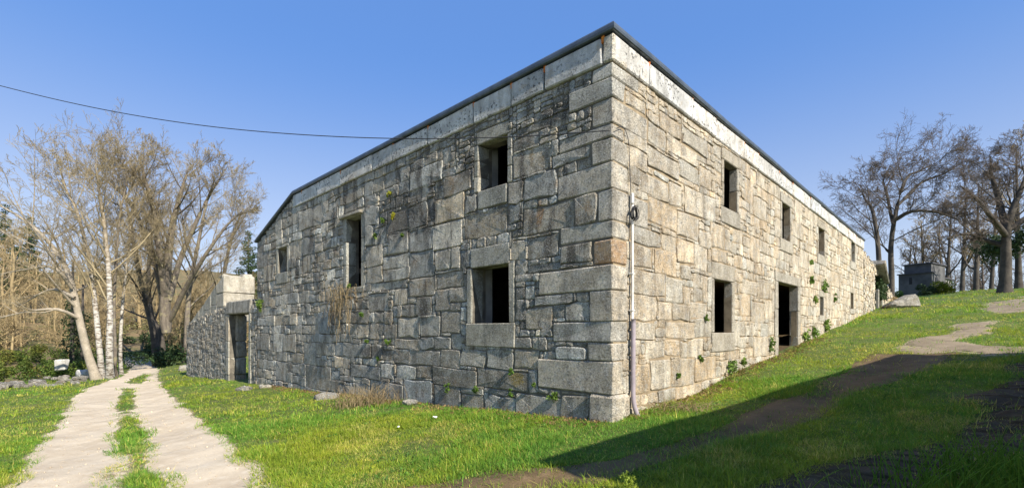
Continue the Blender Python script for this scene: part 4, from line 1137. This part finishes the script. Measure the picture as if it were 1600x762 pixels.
for k in range(26):
    u = R.uniform(1400, 1720); Y = R.uniform(72, 110); spots.append(((u - 800) / F_ * Y, Y, R.uniform(.75, 1.1)))
woodland('woodland', spots, 'twig_grey', 'belt of bare trees on the skyline behind the shed and the oak')

def leaves(ctrs, rad, nper, size, squash=.8, seed=0, tintv=.25, up=0.0):
    """leaf-sized faces spread through ellipsoid clumps"""
    r = np.random.default_rng(seed); ctrs = np.asarray(ctrs, float); rad = np.broadcast_to(np.asarray(rad, float), (len(ctrs),))
    N = len(ctrs) * nper
    d = r.normal(0, 1, (N, 3)); d /= np.linalg.norm(d, axis=1, keepdims=True); d *= r.uniform(0.25, 1, (N, 1)) ** .5
    d[:, 2] *= squash
    P = np.repeat(ctrs, nper, 0) + d * np.repeat(rad, nper)[:, None]
    a = r.normal(0, 1, (N, 3)); a[:, 2] += up; a /= np.linalg.norm(a, axis=1, keepdims=True)
    b = np.cross(a, r.normal(0, 1, (N, 3))); b /= np.linalg.norm(b, axis=1, keepdims=True) + 1e-9
    sz = (size * r.uniform(.6, 1.4, (N, 1)))
    V = np.stack([P - a * sz, P + b * sz * .45, P + a * sz, P - b * sz * .45], 1).reshape(-1, 3)
    F = np.arange(N * 4).reshape(-1, 4)
    t = np.repeat(np.exp(r.normal(0, tintv, (N, 1))), 4, 0).repeat(3, 1)
    return V, F, t
# evergreen scrub and brambles under the left trees
cs, rd = [], []
for k in range(105):
    u = R.uniform(-80, 190); Y = R.uniform(35, 48)
    if u > 140 and R.random() < .5: continue
    x = (u - 800) / F_ * Y; h = R.uniform(.0, 1.6) * R.random() + R.uniform(0, .5); cs.append((x, Y, float(zg(x, Y)) + h)); rd.append(R.uniform(.35, 1.0))
V, F, t = leaves(cs, rd, 230, .10, .8, 5, .4)
mixb = np.repeat(np.random.default_rng(8).uniform(0, 1, (len(cs), 1)) ** 1.5, 230 * 4, 0); t = t * ((1 - mixb) * np.array([.8, .85, .9]) + mixb * np.array([1.7, 1.0, 1.1]))
o = mesh_np('undergrowth', V, F, 'leaf', None, t * .8, False); tag(o, 'green bramble and broom scrub below the birches at the left', 'scrub'); o['kind'] = 'stuff'
cs, rd = [], []
for k in range(70):
    u = R.choice([R.uniform(225, 300), R.uniform(240, 262), R.uniform(180, 330)]); Y = R.uniform(41, 62)
    x = (u - 800) / F_ * Y; cs.append((x, Y, float(zg(x, Y)) + R.uniform(.1, 1.3))); rd.append(R.uniform(.4, 1.1))
V, F, t = leaves(cs, rd, 200, .12, .8, 6, .35)
o = mesh_np('undergrowth', V, F, 'evergreen', None, t, False); tag(o, 'dark green bushes lining the bend of the track', 'scrub'); o['kind'] = 'stuff'
cs, rd = [], []
for k in range(170):
    u = R.uniform(-100, 410); Y = R.uniform(50, 74)
    if 180 < u < 250 and Y < 60: continue
    x = (u - 800) / F_ * Y; cs.append((x, Y, float(zg(x, Y)) + R.uniform(.2, 2.6) * R.random())); rd.append(R.uniform(.6, 1.5))
V, F, t = leaves(cs, rd, 110, .13, .8, 7, .4)
mixb = np.repeat(np.random.default_rng(9).uniform(0, 1, (len(cs), 1)), 110 * 4, 0); t = t * ((1 - mixb) * np.array([.85, .8, .75]) + mixb * np.array([.55, .75, .5]))
o = mesh_np('undergrowth', V, F, 'dry', None, t * .75, False); tag(o, 'brown dead bracken and brush covering the wooded slope', 'scrub'); o['kind'] = 'stuff'
# ivy columns on trunks in the left wood
for k, (u, Y, h0, h1, r0, lb) in enumerate([(112, 39, 0, 6.5, .55, 'dark ivy-clad trunk behind the leaning pale tree'), (128, 42, 0, 5.0, .5, 'ivy-covered stem in the scrub left of the birches')]):
    bx = gbase(u, Y); pts = [bx + np.array([R.uniform(-.25, .25), R.uniform(-.25, .25), z]) for z in np.linspace(h0, h1, 12)]
    V, F, t = leaves(pts, r0, 130, .1, 1.0, 31 + k, .3)
    tr = empty('ivy_tree', bx, lb, 'tree'); mesh_np('crown', V, F, 'evergreen', tr, t, False); tube_obj('trunk', [bx, bx + np.array([.1, 0, h1 + 3])], [.18, .08], 'bark_dark', tr, 7)
# conifers on the left skyline
for k, (u, Y, v, lb) in enumerate([(8, 78, 322, 'dark conifer top showing at the left edge above the brown wood'), (46, 84, 340, 'smaller conifer just right of the dark left-edge conifer'), (388, 90, 362, 'distant conifer top beside the far roof end of the house')]):
    bx = gbase(u, Y); top = np.array(pxp(u, v, Y)); hgt = top[2] - bx[2]; pts = []; rd = []
    for z in np.linspace(.25, 1, 26):
        rr_ = (1 - z) * 4.2 + .25
        for q in range(max(1, int(rr_ * 3))):
            a = R.uniform(0, 6.28); rho = rr_ * R.uniform(.2, 1); pts.append(bx + np.array([rho * math.cos(a), rho * math.sin(a), hgt * z - rho * .25])); rd.append(.7)
    V, F, t = leaves(pts, rd, 60, .16, .5, 90 + k, .3)
    tr = empty('conifer', bx, lb, 'tree', 'distant conifers'); mesh_np('crown', V, F, 'evergreen', tr, t, False); tube_obj('trunk', [bx, top], [.3, .04], 'bark_dark', tr, 7)
# dark evergreen beside the oak, bushes by the shed
def bush(name, u, Y, up, rad, n_, cnt, size, mat, lb, seed, cat='bush', sq=.8, tintc=(1, 1, 1)):
    bx = gbase(u, Y); cs = [bx + np.array([R.gauss(0, rad * .5), R.gauss(0, rad * .5), up + R.uniform(-.5, .5) * rad]) for _ in range(n_)]
    V, F, t = leaves(cs, rad * .55, cnt, size, sq, seed, .3); o = mesh_np(name, V, F, mat, None, t * np.array(tintc), False, bx); return tag(o, lb, cat)
bush('holly_bush', 1600, 40, 4.0, 2.2, 10, 420, .12, 'evergreen', 'dark evergreen foliage beside the oak trunk at the right edge', 1)
bush('dark_bush', 1452, 45, .5, .75, 6, 300, .08, 'evergreen', 'round dark bush in front of the grey shed', 2)
bush('gorse_bush', 1474, 45, .6, 1.0, 8, 300, .08, 'leaf', 'yellowish gorse bush beside the round dark bush', 3, tintc=(1.3, .95, .5))
bush('bramble', 1400, 42, .4, .6, 5, 200, .07, 'leaf', 'low scrub between the ruined bay and the shed', 4)
V, F, t = leaves([WTb.P(l, -.1, z) for l, z in [(db1 + q, zz_) for q in (-1.2, -.6, .1, .8, 1.6) for zz_ in (4.0, 4.5, 4.9, 5.3)]], .34, 150, .09, 1, 8, .3)
tag(mesh_np('ivy', V, F, 'evergreen', None, t, False), 'dark ivy growing over the ruined bay at the far house end', 'ivy')
V, F, t = leaves([WTb.P(tb + q, .2, 2.8 + .5 * zz_) for q in (.2, .8, 1.5) for zz_ in (0, 1, 2)], .4, 120, .08, 1, 9, .3)
tag(mesh_np('bramble', V, F, 'dry', None, t, False), 'dry brown bramble on the broken end of the ruined bay', 'bramble')

# plants rooted in the joints
def wallplant(wall, l, z, sz, cnt, mat, lb, seed, name='wall_plant', drop=0.0, leaf=.03):
    sz *= .72; cs = [wall.P(l + max(-.9, min(.9, R.gauss(0, .5))) * sz, .02 + R.uniform(0, sz * .35), z + max(-.8, min(.9, R.gauss(.1, .45))) * sz) for _ in range(max(5, int(sz * 50)))]
    V, F, t = leaves(cs, sz * .32, int(cnt * .4), leaf, 1, seed, .35); o = mesh_np(name, V, F, mat, None, t, False, wall.P(l, 0, z)); return tag(o, lb, 'plant', 'plants growing out of the walls')
for k, (u, v, sz, mat, lb) in enumerate([
    (611, 304, .15, 'yellow_leaf', 'topmost yellow-flowered tuft on the gable wall right of the tall window'), (616, 338, .13, 'yellow_leaf', 'yellow-flowered tuft just below the topmost one on the gable wall'),
    (600, 343, .14, 'leaf', 'green tuft immediately left of the lower yellow tuft on the gable wall'), (588, 371, .12, 'leaf', 'small green tuft close to the right jamb of the tall window'),
    (630, 367, .10, 'leaf', 'lone green sprig right of and below the yellow tufts'), (566, 491, .13, 'leaf', 'green tuft at the lower right of the hanging dry vine'),
    (608, 535, .14, 'leaf', 'green weed in a low joint midway between dry vine and low window'), (591, 560, .10, 'leaf', 'small weed low on the gable wall above the dry grass'),
    (575, 532, .11, 'leaf', 'weed in the joint below the hanging dry vine'), (702, 606, .15, 'leaf', 'leafy weed low on the wall left of the low window sill'),
    (745, 606, .17, 'leaf', 'upright weed in the bottom course directly below the low window'), (803, 581, .12, 'leaf', 'small sprig beside the ochre lichen patch below the low window'), (799, 612, .15, 'leaf', 'weed in the bottom course below the ochre lichen patch'),
    (866, 620, .20, 'leaf', 'bushy green fern at the wall foot near the house corner'), (836, 600, .08, 'leaf', 'tiny sprig left of the bushy fern near the house corner'), (408, 478, .35, 'leaf', 'green weeds where the ruined wall meets the house'), (546, 449, .15, 'leaf', 'tuft on the sill of the tall window')]):
    wallplant(WS, S_of(u), zS(u, v), sz, 34, mat, lb, 400 + k, leaf=.028 * (1 + S_of(u) * .06))
for k, (u, v, sz, lb) in enumerate([(1059, 588, .10, 'little sprig in the sunlit wall left of the low window'), (1091, 562, .16, 'hanging weed below the left end of the sunlit low window sill'), (1101, 497, .10, 'sprig beside the left jamb of the sunlit low window'),
    (1140, 572, .34, 'blue-green ivy patch at the wall foot below the sunlit low window'), (1158, 565, .2, 'leafy weed right of the blue-green ivy patch'), (1266, 440, .25, 'highest green tuft on the long wall beyond the doorway'), (1286, 448, .38, 'wide green tuft on the long wall beneath the third upper window'),
    (1272, 470, .30, 'green tuft left of the small low window past the doorway'), (1303, 465, .22, 'green sprig right of the small low window past the doorway'), (1266, 410, .2, 'green growth trailing between the second and third upper windows'), (1257, 528, .40, 'tall leafy weed at the right foot of the doorway'), (1270, 520, .45, 'leafy clump at the wall foot right of the doorway weed'), (1204, 538, .3, 'leafy clump at the left foot of the doorway'), (1290, 508, .4, 'weeds along the wall foot under the far small window')]):
    wallplant(WT, T_of(u), zT(u, v), sz, 36, 'leaf', lb, 450 + k, leaf=.03 * (1 + T_of(u) * .05))
# dry vine hanging on the gable wall
vine = MB(); lv, zv = S_of(540), zS(540, 448)
P = []
for k in range(85):
    l = lv + R.gauss(0, .42); d = .05 + R.random() * .15; z = zv + R.uniform(-.5, .1); pts = [(l, d, z)]
    vl, vz = R.gauss(0, .06), R.uniform(-.06, .12)
    for q in range(7):
        vz -= .033; l += vl + R.gauss(0, .03); d = max(.02, d + R.gauss(.008, .02)); z += vz; pts.append((l, d, z))
    P.append([wall_p for wall_p in [WS.P(*q_) for q_ in pts]])
P = np.array(P); Vv, Fv = tubes(P, np.full(P.shape[:2], .006), 3)
tag(mesh_np('dry_vine', Vv, Fv, 'dry', None, (1, 1, 1), False), 'straw-coloured dry vine hanging below the tall window', 'vine')
def stalks(u, v, spread, cnt, hgt, mat, lb, name, rad=.006, lean=.25, tint=(1, 1, 1), cat='grass'):
    x, y = gp(u, v); P = []
    for k in range(cnt):
        a, b = x + R.gauss(0, spread), y + R.gauss(0, spread * .5); z = float(zg(a, b)) - .02; h = hgt * R.uniform(.5, 1.15)
        dx, dy = R.gauss(0, lean), R.gauss(0, lean)
        P.append([(a + dx * h * f ** 1.7, b + dy * h * f ** 1.7, z + h * f * (1 - .25 * f * abs(dx))) for f in (0, .3, .6, .85, 1)])
    P = np.array(P); rr_ = np.tile(np.array([1, .9, .7, .5, .15]) * rad, (cnt, 1)); Vv, Fv = tubes(P, rr_, 3)
    return tag(mesh_np(name, Vv, Fv, mat, None, tint, False), lb, cat)
stalks(572, 632, .42, 260, .55, 'dry', 'clump of dry straw grass at the foot of the gable wall', 'dry_grass', .007, .4)
stalks(1050, 640, .35, 160, .22, 'dry', 'dead brown litter of stalks at the sunlit wall foot right of the pipe', 'dry_grass', .006, .9)
stalks(1570, 775, .55, 420, .50, 'grass', 'tall coarse grass tuft in the shaded bottom right corner', 'grass_tuft', .006, .35, (.9, 1.05, .9))['kind'] = 'stuff'
for k, (u, v, h, lb) in enumerate([(975, 775, .24, 'tall yellow-green weed spire catching sun at the bottom edge of the shadow'), (987, 772, .17, 'shorter weed beside the tall yellow-green weed spire')]):
    x, y = gp(u, v); z = float(zg(x, y)); st = empty('weed', (x, y, z), lb, 'plant')
    tube_obj('stem', [(x, y, z), (x + .01, y, z + h * .5), (x - .01, y, z + h)], .006, 'leaf', st, 5)
    V, F, t = leaves([(x + R.gauss(0, .02), y + R.gauss(0, .02), z + h * f) for f in np.linspace(.15, 1, 12)], .035, 9, .018, 1, 70 + k); mesh_np('leaves', V, F, 'leaf', st, t * np.array([1.5, 1.3, .9]))

# ------------------------------------------------------------------ grass
def grass_ok(x, y):
    s, t = st_of(x, y)
    inside = ((s > -.05) & (s < LEN_S + .1) & (t > -.06) & (t < LEN_T + .1)) | ((s > LEN_S) & (s < sEnd) & (t > -.05) & (t < .75))
    m = bil(MALL, x, y); inside |= (s > 47) & (m < -1.0) & (t > -25)
    r = rng.uniform(0, 1, x.shape)
    keep = (m < -.05) | ((m < .16) & (r < .30)) | ((bil(np.maximum(MP, MF), x, y) > 0) & (r < .16 + .5 * (fbm(x, y, 2.4, 51, 2) > .35))) | ((bil(np.maximum(MD, MM), x, y) > 0) & (r < .05))
    d = np.hypot(x - pA[0], y - pA[1])
    return keep & ~inside
def blades(n_, Ya, Yb, hgt, wid, seg2, name_seed, per=8, spread=.028):
    r = np.random.default_rng(name_seed); nt = n_ // per
    Yc = np.exp(r.uniform(np.log(Ya), np.log(Yb), nt)); Xc = Yc * r.uniform(-1.25, 1.25, nt)      # tufts, denser close by
    den = fbm(Xc, Yc, 1.7, 61, 3); k = r.uniform(-1.0, .75, nt) < den + 1.0; Xc, Yc = Xc[k], Yc[k]
    tuft_h = np.exp(r.normal(0, .30, len(Xc))); tuft_c = np.exp(r.normal(0, .16, len(Xc))); tuft_y = r.normal(0, .35, len(Xc))
    sp_ = spread * (1 + Yc / 12)
    ox, oy = r.normal(0, 1, (len(Xc), per)), r.normal(0, 1, (len(Xc), per))
    X = (Xc[:, None] + ox * sp_[:, None]).ravel(); Y = (Yc[:, None] + oy * sp_[:, None]).ravel()
    oa = np.arctan2(oy, ox).ravel(); th = np.repeat(tuft_h, per); tc = np.repeat(tuft_c, per); ty = np.repeat(tuft_y, per)
    k = grass_ok(X, Y); X, Y, oa, th, tc, ty = X[k], Y[k], oa[k], th[k], tc[k], ty[k]
    n_ = len(X); Z = zg(X, Y)
    patch = fbm(X, Y, .8, 62, 3); patch2 = fbm(X, Y, 2.3, 63, 3)
    h = hgt * th * np.exp(r.normal(0, .28, n_)) * np.clip(1 + .5 * patch2, .65, 2.0)
    a = oa + r.normal(0, .6, n_); ln = np.abs(r.normal(.85, .5, n_))
    dx, dy = np.cos(a), np.sin(a); wx, wy = -dy, dx
    w = wid * r.uniform(.6, 1.4, n_)
    B = np.stack([X, Y, Z - .01], 1); D = np.stack([dx, dy, 0 * dx], 1); Wv = np.stack([wx, wy, 0 * wx], 1) * (w / 2)[:, None]; U = np.array([0, 0, 1.])
    mid = B + U * (h * .55)[:, None] + D * (h * ln * .25)[:, None]; tip = B + U * (h * (1 - .25 * np.minimum(ln, 1.2)))[:, None] + D * (h * ln)[:, None]
    base_c = np.ones((n_, 3)) * (tc * np.exp(r.normal(0, .15, n_)))[:, None]
    yel = np.clip(.5 + .8 * patch + ty + r.normal(0, .15, n_), 0, 1)[:, None]
    col = base_c * ((1 - yel) * np.array([.72, .95, 1.0]) + yel * np.array([1.4, 1.1, .8]))
    dry = (r.uniform(0, 1, n_) < np.clip(.09 + .30 * (fbm(X, Y, 1.3, 64, 3) > .35), 0, 1))[:, None]
    col = np.where(dry, np.array([2.6, 1.5, 3.2]) * base_c, col)
    if seg2:
        V = np.stack([B - Wv, B + Wv, mid + Wv * .8, mid - Wv * .8, tip], 1).reshape(-1, 3); i = np.arange(n_)[:, None] * 5
        F = np.concatenate([i + np.array([[0, 1, 2]]), i + np.array([[0, 2, 3]]), i + np.array([[3, 2, 4]])]); C = np.repeat(col, 5, 0)
    else:
        V = np.stack([B - Wv, B + Wv, tip], 1).reshape(-1, 3); F = np.arange(n_ * 3).reshape(-1, 3); C = np.repeat(col, 3, 0)
    return V, F, C
parts = [blades(800000, 3.9, 11, .052, .0105, False, 1, 9, .034), blades(280000, 9, 26, .060, .017, False, 2), blades(110000, 22, 75, .10, .04, False, 3)]
b = 0; Vs, Fs, Cs = [], [], []
for V, F, C in parts: Vs.append(V); Fs.append(F + b); Cs.append(C); b += len(V)
g = mesh_np('grass', np.concatenate(Vs), np.concatenate(Fs), 'grass', None, np.concatenate(Cs), False)
tag(g, 'short bright green meadow grass around the house and tracks', 'grass'); g['kind'] = 'stuff'

# loose grit on the tracks
N = 7000; gx = []; 
Yq = np.exp(rng.uniform(np.log(4.0), np.log(20), N)); Xq = Yq * rng.uniform(-1.1, 1.1, N)
k = bil(MR, Xq, Yq) > .03; Xq, Yq = Xq[k], Yq[k]; N = len(Xq)
sz = .0055 * np.exp(rng.normal(0, .5, N)) * (1 + Yq / 12)
octv = np.array([[1, 0, 0], [0, 1, 0], [-1, 0, 0], [0, -1, 0], [0, 0, .7], [0, 0, -.7]]); octf = np.array([[0, 1, 4], [1, 2, 4], [2, 3, 4], [3, 0, 4], [1, 0, 5], [2, 1, 5], [3, 2, 5], [0, 3, 5]])
V = octv[None] * sz[:, None, None] * rng.uniform(.6, 1.3, (N, 6, 1)); an = rng.uniform(0, 6.28, N); ca, sa = np.cos(an)[:, None], np.sin(an)[:, None]
V = np.stack([V[..., 0] * ca - V[..., 1] * sa, V[..., 0] * sa + V[..., 1] * ca, V[..., 2]], -1) + np.stack([Xq, Yq, zg(Xq, Yq) + .016], -1)[:, None]
gr = mesh_np('gravel', V.reshape(-1, 3), (np.arange(N)[:, None, None] * 6 + octf[None]).reshape(-1, 3), 'road', None, None, False)
tag(gr, 'loose grit and pebbles strewn over the tracks', 'gravel'); gr['kind'] = 'stuff'

# broad-leaved weeds and dead leaves among the grass
def strewn(name, n_, mat, label, size, seed, tint, lift, per, near_wall=False):
    r = np.random.default_rng(seed); Yc = np.exp(r.uniform(np.log(4.2), np.log(22), n_)); Xc = Yc * r.uniform(-1.15, 1.15, n_)
    if near_wall:
        h = n_ // 2; l = np.concatenate([r.uniform(0, 16, h), r.uniform(.3, 14, n_ - h)]); d = np.abs(r.normal(.18, .22, n_))
        Xc = np.concatenate([CX + SD[0] * l[:h] + NL[0] * d[:h], CX + TD[0] * l[h:] + NR[0] * d[h:]]); Yc = np.concatenate([CY + SD[1] * l[:h] + NL[1] * d[:h], CY + TD[1] * l[h:] + NR[1] * d[h:]])
    if not near_wall:
        k = grass_ok(Xc, Yc) & (fbm(Xc, Yc, 1.1, seed, 2) > .1); Xc, Yc = Xc[k], Yc[k]
    C = np.stack([Xc, Yc, zg(Xc, Yc) + lift], 1)
    V, F, t = leaves(C, .05, per, size, .35, seed, .3, up=0.0)
    o = mesh_np(name, V, F, mat, None, t * np.array(tint), False); tag(o, label, 'weeds'); o['kind'] = 'stuff'
strewn('weeds', 2600, 'leaf', 'small broad-leaved weeds growing among the meadow grass', .022, 77, (.75, .95, .9), .035, 7)
strewn('leaf_litter', 1500, 'dry', 'dead leaves and straw along the foot of the house walls', .022, 78, (.62, .52, .42), .03, 5, True)
